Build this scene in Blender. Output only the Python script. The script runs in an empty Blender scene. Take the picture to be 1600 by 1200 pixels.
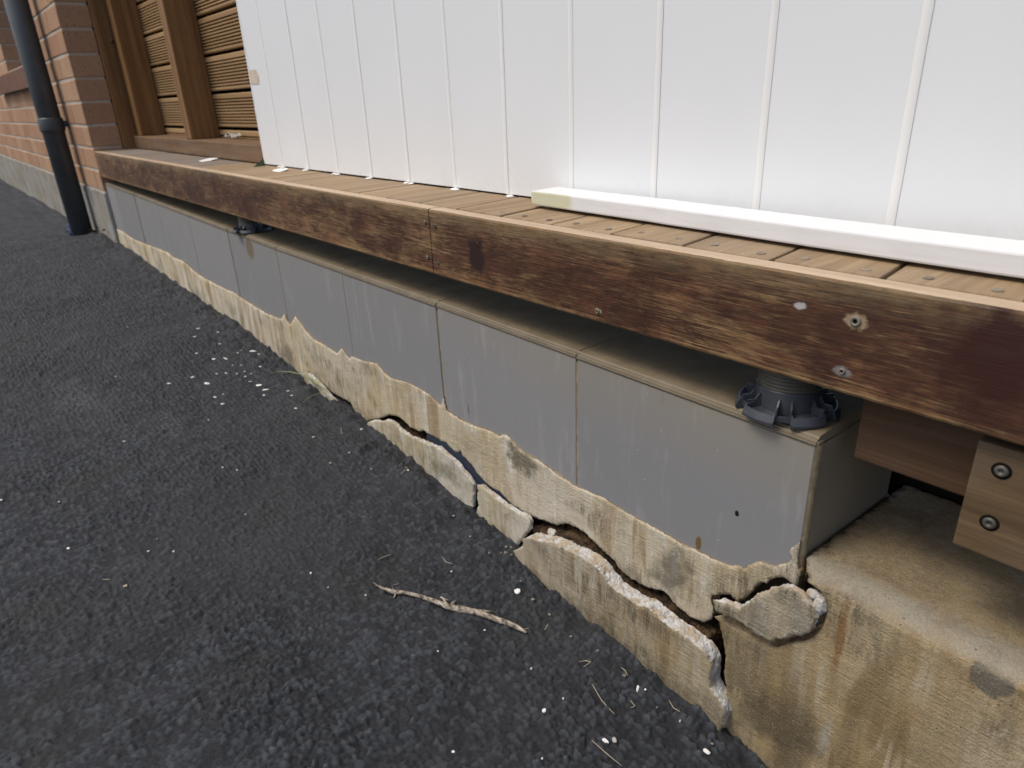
import bpy, math, random
import numpy as np
from mathutils import Vector, Matrix, noise as mnoise
from mathutils.geometry import delaunay_2d_cdt

# ------------------------------------------------------------------ camera, sky, sun, exposure
sc = bpy.context.scene
col = sc.collection
ZC = 0.70                       # camera height above the near asphalt
PC = (800.0, 600.0); FPX = 1065.5327
CAM = np.array([0.0, -0.5346, ZC])
VX = np.array([-150.0, 186.0]); VZ = np.array([910.0, 3090.0]); PCn = np.array(PC)
def _ray(px): return np.array([px[0]-PC[0], px[1]-PC[1], FPX])
_l = _ray(VX); _l /= np.linalg.norm(_l); _d = _ray(VZ); _d /= np.linalg.norm(_d)
_X = -_l; _Z = -_d; _Y = np.cross(_Z, _X)
R = np.stack([_X, _Y, _Z])
cam_d = bpy.data.cameras.new('camera'); cam = bpy.data.objects.new('camera', cam_d); col.objects.link(cam)
right = R @ np.array([1., 0, 0]); up = R @ np.array([0, -1., 0]); back = R @ np.array([0, 0, -1.])
M = Matrix(((right[0], up[0], back[0], CAM[0]), (right[1], up[1], back[1], CAM[1]), (right[2], up[2], back[2], CAM[2]), (0, 0, 0, 1)))
cam.matrix_world = M
cam_d.sensor_width = 36; cam_d.lens = FPX/1600*36; cam_d.clip_start = 0.02; cam_d.clip_end = 500
cam_d.dof.use_dof = True; cam_d.dof.focus_distance = 0.80; cam_d.dof.aperture_fstop = 8.5
sc.camera = cam

SUN_EL, SUN_AZ = math.radians(58), math.radians(-150)   # direction the light comes from: front, slightly left
w = bpy.data.worlds.new('World'); sc.world = w; w.use_nodes = True
nt = w.node_tree; bg = nt.nodes['Background']
sky = nt.nodes.new('ShaderNodeTexSky'); sky.sky_type = 'NISHITA'; sky.sun_disc = False
sky.sun_elevation = SUN_EL; sky.air_density = 1.0; sky.dust_density = 4.0; sky.ozone_density = .8
sun_dir = Vector((-0.25, -0.52, 1.0)).normalized()        # towards the sun
sky.sun_elevation = math.asin(sun_dir.z); sky.sun_rotation = math.atan2(sun_dir.x, sun_dir.y)
nt.links.new(sky.outputs[0], bg.inputs[0]); bg.inputs[1].default_value = 0.12
sd = bpy.data.lights.new('sun', 'SUN'); sd.energy = 1.25; sd.angle = math.radians(20); sd.color = (1.0, 0.96, 0.86)
so = bpy.data.objects.new('sun', sd); col.objects.link(so); so.rotation_euler = sun_dir.to_track_quat('Z', 'Y').to_euler()
sc.view_settings.view_transform = 'Standard'; sc.view_settings.look = 'None'
sc.view_settings.exposure = 0.26; sc.view_settings.gamma = 1.0
sc.render.engine = 'CYCLES'; sc.cycles.use_denoising = True; sc.cycles.denoising_prefilter = 'ACCURATE'; sc.cycles.sample_clamp_indirect = 3.0

# ------------------------------------------------------------------ photo-to-place measurement helpers
def wray(px): return R @ _ray(px)
def onY(px, y=0.0): r = wray(px); return CAM + r*((y-CAM[1])/r[1])
def onX(px, x): r = wray(px); return CAM + r*((x-CAM[0])/r[0])
def onZ(px, z): r = wray(px); return CAM + r*((z-CAM[2])/r[2])
def Zr(z): return z + ZC          # z given relative to the camera

# ------------------------------------------------------------------ material helper
class N:
    def __init__(s, name):
        s.m = bpy.data.materials.new(name); s.m.use_nodes = True; s.t = s.m.node_tree
        s.b = s.t.nodes['Principled BSDF']; s.tc = s.t.nodes.new('ShaderNodeTexCoord')
        s.obj = s.tc.outputs['Object']
    def _in(s, sock, v):
        if v is None: return
        if hasattr(v, 'links'): s.t.links.new(v, sock)
        else:
            if isinstance(v, (tuple, list)) and len(v) == 3 and sock.type == 'RGBA': v = (*v, 1)
            sock.default_value = v
    def map(s, scale=(1, 1, 1), loc=(0, 0, 0), rot=(0, 0, 0), vec=None):
        n = s.t.nodes.new('ShaderNodeMapping'); s._in(n.inputs[0], vec or s.obj)
        n.inputs['Scale'].default_value = scale; n.inputs['Location'].default_value = loc; n.inputs['Rotation'].default_value = rot
        return n.outputs[0]
    def noise(s, scale, detail=4, rough=.55, vec=None, dist=0, colr=False):
        n = s.t.nodes.new('ShaderNodeTexNoise'); s._in(n.inputs['Vector'], vec or s.obj)
        n.inputs['Scale'].default_value = scale; n.inputs['Detail'].default_value = detail
        n.inputs['Roughness'].default_value = rough; n.inputs['Distortion'].default_value = dist
        return n.outputs[1] if colr else n.outputs[0]
    def vor(s, scale, vec=None, feature='F1', out=0, rnd=1):
        n = s.t.nodes.new('ShaderNodeTexVoronoi'); s._in(n.inputs['Vector'], vec or s.obj); n.feature = feature
        n.inputs['Scale'].default_value = scale; n.inputs['Randomness'].default_value = rnd
        return n.outputs[out]
    def ramp(s, fac, stops, interp='LINEAR'):
        n = s.t.nodes.new('ShaderNodeValToRGB'); s._in(n.inputs[0], fac); cr = n.color_ramp; cr.interpolation = interp
        while len(cr.elements) < len(stops): cr.elements.new(0.5)
        for e, (p, c) in zip(cr.elements, stops):
            e.position = p
            e.color = (c, c, c, 1) if isinstance(c, (int, float)) else (*c, 1)
        return n.outputs[0]
    def mix(s, fac, a, b, mode='MIX'):
        n = s.t.nodes.new('ShaderNodeMix'); n.data_type = 'RGBA'; n.blend_type = mode
        s._in(n.inputs[0], fac); s._in(n.inputs[6], a); s._in(n.inputs[7], b); return n.outputs[2]
    def math(s, op, a, b=0.0, clamp=False):
        n = s.t.nodes.new('ShaderNodeMath'); n.operation = op; n.use_clamp = clamp
        s._in(n.inputs[0], a); s._in(n.inputs[1], b); return n.outputs[0]
    def attr(s, name, out=2):
        n = s.t.nodes.new('ShaderNodeAttribute'); n.attribute_name = name; return n.outputs[out]
    def xyz(s, vec=None):
        n = s.t.nodes.new('ShaderNodeSeparateXYZ'); s._in(n.inputs[0], vec or s.obj); return n.outputs
    def bump(s, h, strength=.5, dist=.001, normal=None):
        n = s.t.nodes.new('ShaderNodeBump'); s._in(n.inputs['Height'], h); n.inputs['Strength'].default_value = strength
        n.inputs['Distance'].default_value = dist
        if normal: s._in(n.inputs['Normal'], normal)
        return n.outputs[0]
    def blob(s, cx, cz, rx, rz, soft=.35, wob=.35, ns=30, axis='xz', front=False):
        """soft mask of a stain at a place on a wall, its rim broken up by noise"""
        o = s.xyz(); a, b = (o[0], o[2]) if axis == 'xz' else (o[0], o[1])
        dx = s.math('DIVIDE', s.math('SUBTRACT', a, cx), rx); dz = s.math('DIVIDE', s.math('SUBTRACT', b, cz), rz)
        d = s.math('SQRT', s.math('ADD', s.math('MULTIPLY', dx, dx), s.math('MULTIPLY', dz, dz)))
        nz = s.math('MULTIPLY', s.math('SUBTRACT', s.noise(ns, 5, .6), .5), wob*4)
        d = s.math('ADD', d, nz); k = s.ramp(d, [(max(0, 1-soft), 1.0), (1.0, 0.0)])
        if front:
            g_ = s.t.nodes.new('ShaderNodeNewGeometry'); k = s.math('MULTIPLY', k, s.ramp(s.math('MULTIPLY', s.xyz(g_.outputs['Normal'])[1], -1.0), [(.45, 0), (.8, 1)]))
        return k
    def out(s, colr=None, rough=.7, normal=None, spec=.5, metal=0):
        s._in(s.b.inputs['Base Color'], colr); s._in(s.b.inputs['Roughness'], rough)
        s._in(s.b.inputs['Specular IOR Level'], spec); s._in(s.b.inputs['Metallic'], metal)
        if normal: s._in(s.b.inputs['Normal'], normal)
        return s.m

# ------------------------------------------------------------------ object helpers
def put(o, name, parent=None, label=None, cat=None, group=None, kind=None):
    o.name = name; col.objects.link(o)
    if parent: o.parent = parent
    if label: o['label'] = label
    if cat: o['category'] = cat
    if group: o['group'] = group
    if kind: o['kind'] = kind
    return o
def empty(name, loc, label, cat, group=None):
    o = bpy.data.objects.new(name, None); o.location = loc; o.empty_display_size = .02
    return put(o, name, None, label, cat, group, 'thing')
class MB:
    """collects shapes into one mesh; every shape gets a random tone (attribute rnd)"""
    def __init__(s): s.v = []; s.f = []; s.r = []; s.mi = []; s.sm = []
    def add(s, vs, fs, rnd=None, mi=0, smooth=False):
        o = len(s.v); s.v += [tuple(p) for p in vs]; s.f += [tuple(i+o for i in f) for f in fs]
        rnd = random.random() if rnd is None else rnd
        s.r += [rnd]*len(vs); s.mi += [mi]*len(fs); s.sm += [smooth]*len(fs)
    def box(s, a, b, bev=0.0, rnd=None, mi=0, skew=0.0, rot=None, jit=0.0):
        """bevelled box from corner a to corner b; skew shifts x with y"""
        x0, y0, z0 = a; x1, y1, z1 = b
        if bev <= 0:
            vs = [(x, y, z) for z in (z0, z1) for y in (y0, y1) for x in (x0, x1)]
            fs = [(0, 2, 3, 1), (4, 5, 7, 6), (0, 1, 5, 4), (2, 6, 7, 3), (0, 4, 6, 2), (1, 3, 7, 5)]
        else:
            import bmesh
            bm = bmesh.new(); bmesh.ops.create_cube(bm, size=1)
            for v in bm.verts:
                v.co = Vector((x0+(v.co.x+.5)*(x1-x0), y0+(v.co.y+.5)*(y1-y0), z0+(v.co.z+.5)*(z1-z0)))
                if jit: v.co += Vector([random.uniform(-jit, jit) for _ in range(3)])
            bmesh.ops.bevel(bm, geom=bm.edges[:], offset=bev, segments=2, affect='EDGES', profile=.5)
            bm.verts.index_update(); vs = [tuple(v.co) for v in bm.verts]; fs = [tuple(v.index for v in f.verts) for f in bm.faces]; bm.free()
        if skew: vs = [(x+skew*(y-y0), y, z) for x, y, z in vs]
        if rot:
            c = Vector(((x0+x1)/2, (y0+y1)/2, (z0+z1)/2)); vs = [tuple(rot @ (Vector(p)-c) + c) for p in vs]
        s.add(vs, fs, rnd, mi)
    def prism_x(s, prof, x0, x1, nx=1, rnd=None, mi=0, smooth=False, closed=True):
        """profile (y, z) swept along x"""
        n = len(prof); vs = []; fs = []
        for k in range(nx+1):
            x = x0+(x1-x0)*k/nx; vs += [(x, y, z) for y, z in prof]
        m = n if closed else n-1
        for k in range(nx):
            for i in range(m):
                j = (i+1) % n; fs.append((k*n+i, (k+1)*n+i, (k+1)*n+j, k*n+j))
        if closed: fs.append(tuple(range(n))); fs.append(tuple(range(nx*n, nx*n+n))[::-1])
        s.add(vs, fs, rnd, mi, smooth)
    def tube(s, pts, rads, seg=12, rnd=None, mi=0, smooth=True, cap=True, squash=1.0):
        vs = []; fs = []; P = [Vector(p) for p in pts]; up0 = Vector((0.13, 0.2, 1)).normalized()
        for i, p in enumerate(P):
            t = (P[min(i+1, len(P)-1)] - P[max(i-1, 0)]).normalized()
            a = t.cross(up0)
            if a.length < 1e-3: a = t.cross(Vector((1, 0, 0)))
            a.normalize(); b = t.cross(a)
            for k in range(seg):
                th = 2*math.pi*k/seg; vs.append(tuple(p + (a*math.cos(th) + b*math.sin(th)*squash)*rads[i]))
        for i in range(len(P)-1):
            for k in range(seg):
                k2 = (k+1) % seg; fs.append((i*seg+k, i*seg+k2, (i+1)*seg+k2, (i+1)*seg+k))
        if cap: fs.append(tuple(range(seg))[::-1]); fs.append(tuple((len(P)-1)*seg+k for k in range(seg)))
        s.add(vs, fs, rnd, mi, smooth)
    def lathe(s, c, prof, seg=32, a0=0, a1=2*math.pi, rnd=None, mi=0, smooth=True):
        vs = []; fs = []; full = abs(a1-a0-2*math.pi) < 1e-6; n = len(prof); m = seg if full else seg+1
        for k in range(m):
            th = a0+(a1-a0)*k/seg
            vs += [(c[0]+r*math.cos(th), c[1]+r*math.sin(th), c[2]+z) for r, z in prof]
        for k in range(seg):
            k2 = (k+1) % m
            for i in range(n-1): fs.append((k*n+i, k2*n+i, k2*n+i+1, k*n+i+1))
        s.add(vs, fs, rnd, mi, smooth)
    def build(s, name, mats, parent=None, origin=None, **kw):
        me = bpy.data.meshes.new(name)
        v = s.v
        off = Vector((0, 0, 0))
        if parent is not None: off = Vector(parent.matrix_world.translation) if False else Vector(parent.location) + (Vector(parent.parent.location) if parent.parent else Vector((0, 0, 0)))
        if origin is not None: off = off + Vector(origin)
        me.from_pydata([(p[0]-off.x, p[1]-off.y, p[2]-off.z) for p in v], [], s.f)
        if not isinstance(mats, (list, tuple)): mats = [mats]
        for m in mats: me.materials.append(m)
        me.polygons.foreach_set('material_index', s.mi); me.polygons.foreach_set('use_smooth', s.sm)
        at = me.attributes.new('rnd', 'FLOAT', 'POINT'); at.data.foreach_set('value', s.r)
        me.update()
        o = bpy.data.objects.new(name, me)
        if origin is not None: o.location = Vector(origin)
        return put(o, name, parent, **kw)
# Materials read object coordinates: every static thing's root and mesh stay at the world origin unless copied.
O = (0, 0, 0)
def root0(name, label, cat, group=None): return empty(name, O, label, cat, group)

def fbm(x, y, z, o=3, h=.5):
    a = 1; t = 0; s_ = 0
    for k in range(o): t += a*mnoise.noise(Vector((x, y, z))*(2**k)); s_ += a; a *= h
    return t/s_

def slab(name, poly, mapfn, thick, spfn, mats, seed=1, jit=.0012, amp=.0008, chip=.002, parent=None, rings=5, side_j=.0018, nf=60, **kw):
    """a broken plate: outline poly in (u, v), front surface mapfn(u, v, d) with d = depth behind the front, rough broken sides"""
    rs = random.Random(seed)
    B = []
    n = len(poly)
    for i in range(n):
        a = Vector(poly[i]); b = Vector(poly[(i+1) % n]); L = (b-a).length
        sp = spfn((a.x+b.x)/2); k = max(1, int(round(L/sp))); nr = Vector((-(b-a).y, (b-a).x)); nr = nr/max(L, 1e-6)
        for j in range(k):
            p = a.lerp(b, j/k)
            q = fbm(p.x*180, p.y*180, seed, 3, .7)
            if j: p = p + nr*(q*jit*1.6 + rs.uniform(-1, 1)*jit*.35)
            B.append(p)
    nb = len(B)
    bx = np.array([p.x for p in B]); by = np.array([p.y for p in B])
    pts = []; x = bx.min()
    while x < bx.max():
        sp = spfn(x); zz = np.arange(by.min(), by.max(), sp) + rs.uniform(0, sp)
        for z in zz: pts.append((x+rs.uniform(-.3, .3)*sp, z+rs.uniform(-.3, .3)*sp, sp))
        x += sp
    P = np.array(pts)
    inside = np.zeros(len(P), bool)
    j = nb-1
    for i in range(nb):
        c = ((by[i] > P[:, 1]) != (by[j] > P[:, 1]))
        dy = (by[j]-by[i]) if abs(by[j]-by[i]) > 1e-12 else 1e-12
        xi = (bx[j]-bx[i])*(P[:, 1]-by[i])/dy + bx[i]
        inside ^= c & (P[:, 0] < xi); j = i
    P = P[inside]
    dmin = np.full(len(P), 9.)
    for i in range(nb): dmin = np.minimum(dmin, (P[:, 0]-bx[i])**2 + (P[:, 1]-by[i])**2)
    keep = np.sqrt(dmin) > P[:, 2]*.55
    P = P[keep]
    V2 = B + [Vector((p[0], p[1])) for p in P]
    r = delaunay_2d_cdt(V2, [], [list(range(nb))], 1, 1e-7)
    vs, fs = r[0], r[2]
    cnt = {}
    for f in fs:
        for i in range(len(f)):
            a, b = f[i], f[(i+1) % len(f)]; cnt[(min(a, b), max(a, b))] = cnt.get((min(a, b), max(a, b)), 0)+1
    bound = {v for e, c in cnt.items() if c == 1 for v in e}
    V = []
    for i, p in enumerate(vs):
        h = fbm(p.x*nf, p.y*nf, seed*3.1, 4, .6)*amp
        d = -h
        if i in bound: d += chip*(.35+.65*rs.random())
        V.append(mapfn(p.x, p.y, d))
    # orient: front faces look towards -y (counter-clockwise in x, z seen from -y)
    F = []
    for f in fs:
        a, b, c = vs[f[0]], vs[f[1]], vs[f[2]]
        s_ = (b.x-a.x)*(c.y-a.y)-(b.y-a.y)*(c.x-a.x)
        F.append(tuple(f) if s_ > 0 else tuple(reversed(f)))
    mi = [0]*len(F); sm = [True]*len(F)
    nxt = {}
    for f in F:
        for i in range(len(f)):
            a, b = f[i], f[(i+1) % len(f)]
            if cnt[(min(a, b), max(a, b))] == 1: nxt.setdefault(a, []).append(b)
    while nxt:
        st = next(iter(nxt)); loop = []; c = st
        while c in nxt:
            loop.append(c); d_ = nxt[c].pop()
            if not nxt[c]: del nxt[c]
            c = d_
            if c == st: break
        m = len(loop)
        if m < 3: continue
        prev = loop; closed = c == st
        Ps = []
        for i in range(m):
            q_ = [vs[loop[(i+o) % m]] for o in range(-4, 5)]; Ps.append(Vector((sum(t.x for t in q_)/9, sum(t.y for t in q_)/9)))
        for k in range(1, rings+1):
            cur = []; w_ = min(1, k/2.0); dp_ = chip + (thick-chip)*k/rings
            for i, vi in enumerate(loop):
                p = vs[vi]; a = vs[loop[i-1]]; b = vs[loop[(i+1) % m]]
                t = Vector((b.x-a.x, b.y-a.y)); t = t/max(t.length, 1e-6); nn = Vector((t.y, -t.x))
                p = Vector((p.x*(1-w_)+Ps[i].x*w_, p.y*(1-w_)+Ps[i].y*w_)); q = (1.3*fbm(p.x*95, p.y*95, dp_*95+seed, 3, .6)+.5*fbm(p.x*330, p.y*330, dp_*330+seed, 2, .6))*side_j*1.7*min(1, k/1.5)
                V.append(mapfn(p.x+nn.x*q, p.y+nn.y*q, chip + (thick-chip)*k/rings + rs.uniform(-.12, .12)*thick/rings)); cur.append(len(V)-1)
            for i in range(m if closed else m-1):
                i2 = (i+1) % m; F.append((prev[i], cur[i], cur[i2], prev[i2])); mi.append(1); sm.append(False)
            prev = cur
        if closed: F.append(tuple(prev[::-1])); mi.append(1); sm.append(False)
    me = bpy.data.meshes.new(name); me.from_pydata([tuple(v) for v in V], [], F)
    for m in mats: me.materials.append(m)
    me.polygons.foreach_set('material_index', mi); me.polygons.foreach_set('use_smooth', sm); me.update()
    return put(bpy.data.objects.new(name, me), name, parent, **kw)

# ------------------------------------------------------------------ materials
def m_asphalt():
    n = N('asphalt')
    st = n.attr('stone'); big = n.noise(2.2, 4, .6); med = n.noise(14, 4, .6)
    c = n.ramp(st, [(0, (.004, .0045, .006)), (.35, (.015, .018, .023)), (.62, (.036, .041, .049)), (.85, (.060, .066, .076)), (1, (.14, .145, .15))])
    c = n.mix(n.ramp(big, [(.42, 0), (.62, .55)]), c, (.032, .032, .034))
    c = n.mix(n.ramp(n.noise(5, 3, .6, n.map((1, 1, 1), (3, 7, 0))), [(.56, 0), (.72, .45)]), c, (.028, .028, .020))
    lime = n.ramp(n.noise(160, 4, .7), [(.42, .05), (.62, 1)])
    c = n.mix(n.math('MULTIPLY', n.blob(-1.62, -.42, .15, .07, soft=1.0, wob=.5, ns=30, axis='xy'), lime), c, (.085, .092, .10))
    c = n.mix(n.math('MULTIPLY', n.blob(-1.38, -.30, .12, .04, soft=1.0, wob=.7, ns=40, axis='xy'), lime), c, (.075, .082, .09))
    gr = n.noise(900, 2, .7)
    c = n.mix(n.ramp(gr, [(.35, 0), (.75, .6)]), c, n.mix(.5, c, (.09, .09, .095)))
    b = n.bump(n.noise(520, 4, .75), .9, .0016)
    return n.out(c, n.ramp(med, [(.3, .62), (.7, .82)]), b, .35)
def m_white(name='white_paint', base=(.84, .855, .86)):
    n = N(name)
    s1 = n.noise(60, 4, .6, n.map((6, 6, .5))); s2 = n.noise(3, 3)
    c = n.mix(n.ramp(s2, [(.3, 0), (.7, .25)]), base, tuple(x*.93 for x in base))
    spl = n.math('MULTIPLY', n.ramp(n.math('SUBTRACT', n.xyz()[2], Zr(-.145)), [(.0, 1), (.045, 0)]), n.ramp(n.noise(70, 4, .7), [(.50, 0), (.66, .14)]))
    c = n.mix(spl, c, (.50, .46, .38))
    return n.out(c, .42, n.bump(s1, .10, .0006, n.bump(n.noise(300, 3, .6), .07, .0004)), .45)
def m_wood(name, dark, mid, light, axis=0, gs=1.0, rough=.7, rnd=True, weather=0.0):
    n = N(name)
    sc_ = [55*gs]*3; sc_[axis] = 2.2*gs
    off = n.attr('rnd')
    cmb = n.t.nodes.new('ShaderNodeVectorMath'); cmb.operation = 'ADD'
    n.t.links.new(n.obj, cmb.inputs[0])
    mul = n.t.nodes.new('ShaderNodeVectorMath'); mul.operation = 'SCALE'; mul.inputs[0].default_value = (3.1, 5.7, 9.3); n.t.links.new(off, mul.inputs[3]); n.t.links.new(mul.outputs[0], cmb.inputs[1])
    v = cmb.outputs[0]
    g = n.noise(1, 5, .62, n.map(tuple(sc_), vec=v), dist=.6)
    sc2 = [420*gs]*3; sc2[axis] = 12*gs
    g2 = n.noise(1, 3, .6, n.map(tuple(sc2), vec=v))
    c = n.ramp(g, [(.28, dark), (.5, mid), (.72, light)])
    c = n.mix(n.ramp(g2, [(.35, .45), (.6, 0)]), c, dark)
    if rnd: c = n.mix(n.math('MULTIPLY', off, .35), c, n.mix(.5, c, dark))
    if weather: c = n.mix(n.ramp(n.noise(7, 4, .6), [(.4, 0), (.65, weather)]), c, (.22, .20, .18))
    h = n.math('ADD', n.math('MULTIPLY', g, .5), g2)
    return n.out(c, rough, n.bump(h, .45, .0007), .35)
def m_fascia():
    n = N('worn_stained_timber')
    o = n.xyz()
    bare = n.ramp(n.noise(1, 5, .65, n.map((9, 30, 150)), dist=.9), [(.3, (.17, .092, .036)), (.5, (.30, .178, .078)), (.7, (.44, .29, .145))])
    a = n.noise(1, 6, .72, n.map((8, 8, 17), (.3, 0, 1.3)), dist=.35)
    f = n.noise(1, 5, .75, n.map((28, 28, 520)), dist=.5)
    wv = n.noise(1, 3, .6, n.map((16, 16, 70), (2, 0, 5)), dist=2.2)
    f2 = n.noise(1, 4, .7, n.map((11, 11, 1000), (3, 3, 3)), dist=.2)
    k = n.math('ADD', n.math('ADD', n.math('ADD', n.math('MULTIPLY', a, .60), n.math('MULTIPLY', f, .60)), n.math('MULTIPLY', f2, .55)), n.math('MULTIPLY', wv, .12))
    # more paint survives to the right and in the middle of the board, the rims are bare
    zt = n.math('DIVIDE', n.math('SUBTRACT', o[2], ZC-.2417), .095)
    rim = n.ramp(zt, [(0, .22), (.07, .05), (.2, 0), (.80, 0), (.93, .06), (1, .20)])
    rx = n.math('MULTIPLY', n.math('ADD', o[0], .75), -.045)
    left_solid = n.ramp(n.math('MULTIPLY', n.math('ADD', o[0], 1.25), -1.0), [(0, 0.0), (.45, .07)])
    k = n.math('SUBTRACT', n.math('ADD', k, n.math('ADD', rim, rx)), left_solid)
    mask = n.ramp(k, [(.935, 0), (1.0, .5)])
    paint = n.ramp(n.noise(30, 4, .6), [(.3, (.042, .016, .010)), (.55, (.090, .034, .019)), (.75, (.145, .056, .029))])
    paint = n.mix(n.ramp(n.noise(1, 3, .6, n.map((30, 30, 380), (4, 0, 2))), [(.42, .6), (.6, 0)]), paint, (.025, .013, .009))
    orange = n.mix(n.ramp(n.noise(9, 4, .6, n.map((1, 1, 1), (9, 2, 2))), [(.45, 0), (.62, .6)]), bare, (.20, .085, .035))
    mask = n.ramp(n.math('SUBTRACT', k, .42), [(.49, .03), (.565, .38), (.67, .92)])
    c = n.mix(mask, paint, orange)
    grey = n.ramp(zt, [(.72, 0), (.98, .75)])
    gm = n.math('MULTIPLY', grey, n.ramp(n.noise(1, 4, .7, n.map((25, 25, 120), (0, 0, 7))), [(.35, 0), (.6, 1)]))
    c = n.mix(gm, c, (.20, .155, .085))
    dk = n.ramp(n.noise(1, 4, .7, n.map((60, 60, 500), (1, 4, 3))), [(.30, .75), (.44, 0)])
    c = n.mix(dk, c, (.018, .011, .008))
    # pale paint drips and knots seen on the board
    for (px, rx_, rz_, cc) in (((1250, 478), .0065, .0035, (.45, .42, .42)), ((1315, 581), .009, .005, (.20, .19, .18)), ((934, 486), .006, .004, (.33, .26, .18)), ((1337, 502), .011, .008, (.34, .25, .15))):
        P = onY(px, 0); c = n.mix(n.blob(P[0], P[2], rx_, rz_, wob=.3, ns=200), c, cc)
    P = onY((745, 400), 0); c = n.mix(n.blob(P[0], P[2], .020, .030, wob=.35, ns=60), c, (.030, .013, .010))
    P = onY((1560, 560), 0); c = n.mix(n.blob(P[0], P[2], .05, .06, soft=.6, wob=.4, ns=40), c, (.045, .015, .010))
    up_ = n.t.nodes.new('ShaderNodeNewGeometry'); nz = n.xyz(up_.outputs['Normal'])[2]
    topc = n.ramp(n.noise(1, 4, .6, n.map((6, 60, 60))), [(.3, (.40, .29, .19)), (.7, (.56, .43, .30))])
    c = n.mix(n.ramp(nz, [(.6, 0), (.85, 1)]), c, topc)
    h = n.math('ADD', n.math('MULTIPLY', mask, -.25), n.math('ADD', f, n.math('MULTIPLY', g_ := n.noise(1, 3, .6, n.map((8, 8, 300))), .6)))
    return n.out(c, n.ramp(mask, [(0, .42), (1, .75)]), n.bump(h, .55, .0008), .4)
def m_render(name='cement_render', tint=(1, 1, 1), bigstain=0.0, extra=(), pale=0.0, trow=.5, foot=False, low=None):
    n = N(name)
    T = lambda c: tuple(a*b for a, b in zip(c, tint))
    st = n.noise(1, 4, .6, n.map((34, 34, 6)), dist=.8)
    st2 = n.noise(1, 4, .6, n.map((20, 20, 3.5), (3, 1, 0)), dist=.4)
    pat = n.noise(4.5, 4, .6)
    c = n.ramp(st, [(.28, T((.50, .39, .225))), (.5, T((.64, .535, .345))), (.72, T((.74, .67, .50)))])
    c = n.mix(n.ramp(pat, [(.42, 0), (.62, .7 if not pale else .85)]), c, T((.74, .68, .56)))
    c = n.mix(n.ramp(st2, [(.55, 0), (.68, .45+.3*bigstain)]), c, T((.32, .235, .12)))
    run = n.noise(1, 3, .6, n.map((42, 42, 5), (7, 2, 1)), dist=.9)
    c = n.mix(n.math('MULTIPLY', n.ramp(run, [(.54, 0), (.63, .6)]), n.ramp(n.noise(6, 3, .6, n.map((1, 1, 1), (4, 4, 8))), [(.40, 0), (.54, 1)])), c, T((.34, .215, .095)))
    c = n.mix(n.math('MULTIPLY', n.ramp(run, [(.36, .75), (.45, 0)]), n.ramp(n.noise(7, 3, .6, n.map((1, 1, 1), (8, 1, 2))), [(.42, 0), (.54, 1)])), c, T((.84, .80, .70)))
    mould = n.math('MULTIPLY', n.ramp(n.noise(5.5, 4, .6, n.map((1, 1, 1.3), (2, 8, 5))), [(.51, 0), (.63, 1)]), n.ramp(n.noise(1, 5, .75, n.map((170, 170, 28))), [(.40, 0), (.60, .75)]))
    c = n.mix(mould, c, (.075, .068, .045))
    for e in extra: c = n.mix(n.math('MULTIPLY', n.blob(*e[0][:4], **e[2]), e[3] if len(e) > 3 else 1.0), c, e[1])
    if low:
        oz = n.xyz()[2]; lz = n.math('ADD', n.math('DIVIDE', n.math('SUBTRACT', low[0], oz), low[1]), n.math('MULTIPLY', n.math('SUBTRACT', n.noise(1, 5, .7, n.map((40, 40, 12), (2, 2, 9))), .5), 1.6))
        c = n.mix(n.math('MULTIPLY', n.ramp(lz, [(.35, 0), (.75, .8)]), n.ramp(n.noise(150, 4, .75), [(.35, 1), (.68, .15)])), c, low[2])
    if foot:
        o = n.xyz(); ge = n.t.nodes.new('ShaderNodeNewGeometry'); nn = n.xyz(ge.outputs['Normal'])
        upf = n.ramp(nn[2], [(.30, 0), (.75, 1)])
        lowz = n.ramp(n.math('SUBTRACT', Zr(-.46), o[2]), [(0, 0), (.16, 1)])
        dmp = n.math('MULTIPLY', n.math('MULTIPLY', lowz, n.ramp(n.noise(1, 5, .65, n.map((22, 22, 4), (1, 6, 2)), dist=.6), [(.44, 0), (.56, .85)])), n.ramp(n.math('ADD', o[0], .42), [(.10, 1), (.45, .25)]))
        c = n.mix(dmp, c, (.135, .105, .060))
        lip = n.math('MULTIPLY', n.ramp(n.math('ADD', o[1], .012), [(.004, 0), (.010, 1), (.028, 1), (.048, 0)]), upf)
        c = n.mix(n.math('MULTIPLY', upf, .55), c, (.27, .215, .14))  # top faces browned, so the colour holds some of the shade there
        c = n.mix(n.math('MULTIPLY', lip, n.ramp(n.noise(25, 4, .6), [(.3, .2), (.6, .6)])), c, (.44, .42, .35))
        sx = n.math('ADD', n.math('ADD', o[0], .2445), n.math('MULTIPLY', n.math('SUBTRACT', n.noise(90, 5, .7), .5), -.035))
        seam = n.math('MULTIPLY', n.ramp(sx, [(.0015, 1), (.006, 0)]), n.ramp(o[2], [(Zr(-.470), 0), (Zr(-.462), 1)]))
        c = n.mix(seam, c, (.018, .015, .012))
        vn = n.math('MULTIPLY', n.ramp(n.noise(1, 3, .8, n.map((120, 120, 120), (2, 2, 2)), dist=1.5), [(.495, 0), (.505, 1), (.515, 0)]), n.ramp(n.math('ADD', o[0], .245), [(.008, 1), (.05, 0)]))
        c = n.mix(n.math('MULTIPLY', vn, upf), c, (.03, .026, .02))
    gr = n.noise(700, 3, .75)
    c = n.mix(n.ramp(gr, [(.34, .5), (.46, 0)]), c, T((.30, .23, .13)))
    c = n.mix(n.ramp(gr, [(.56, 0), (.72, .5)]), c, (.72, .68, .58))
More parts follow.
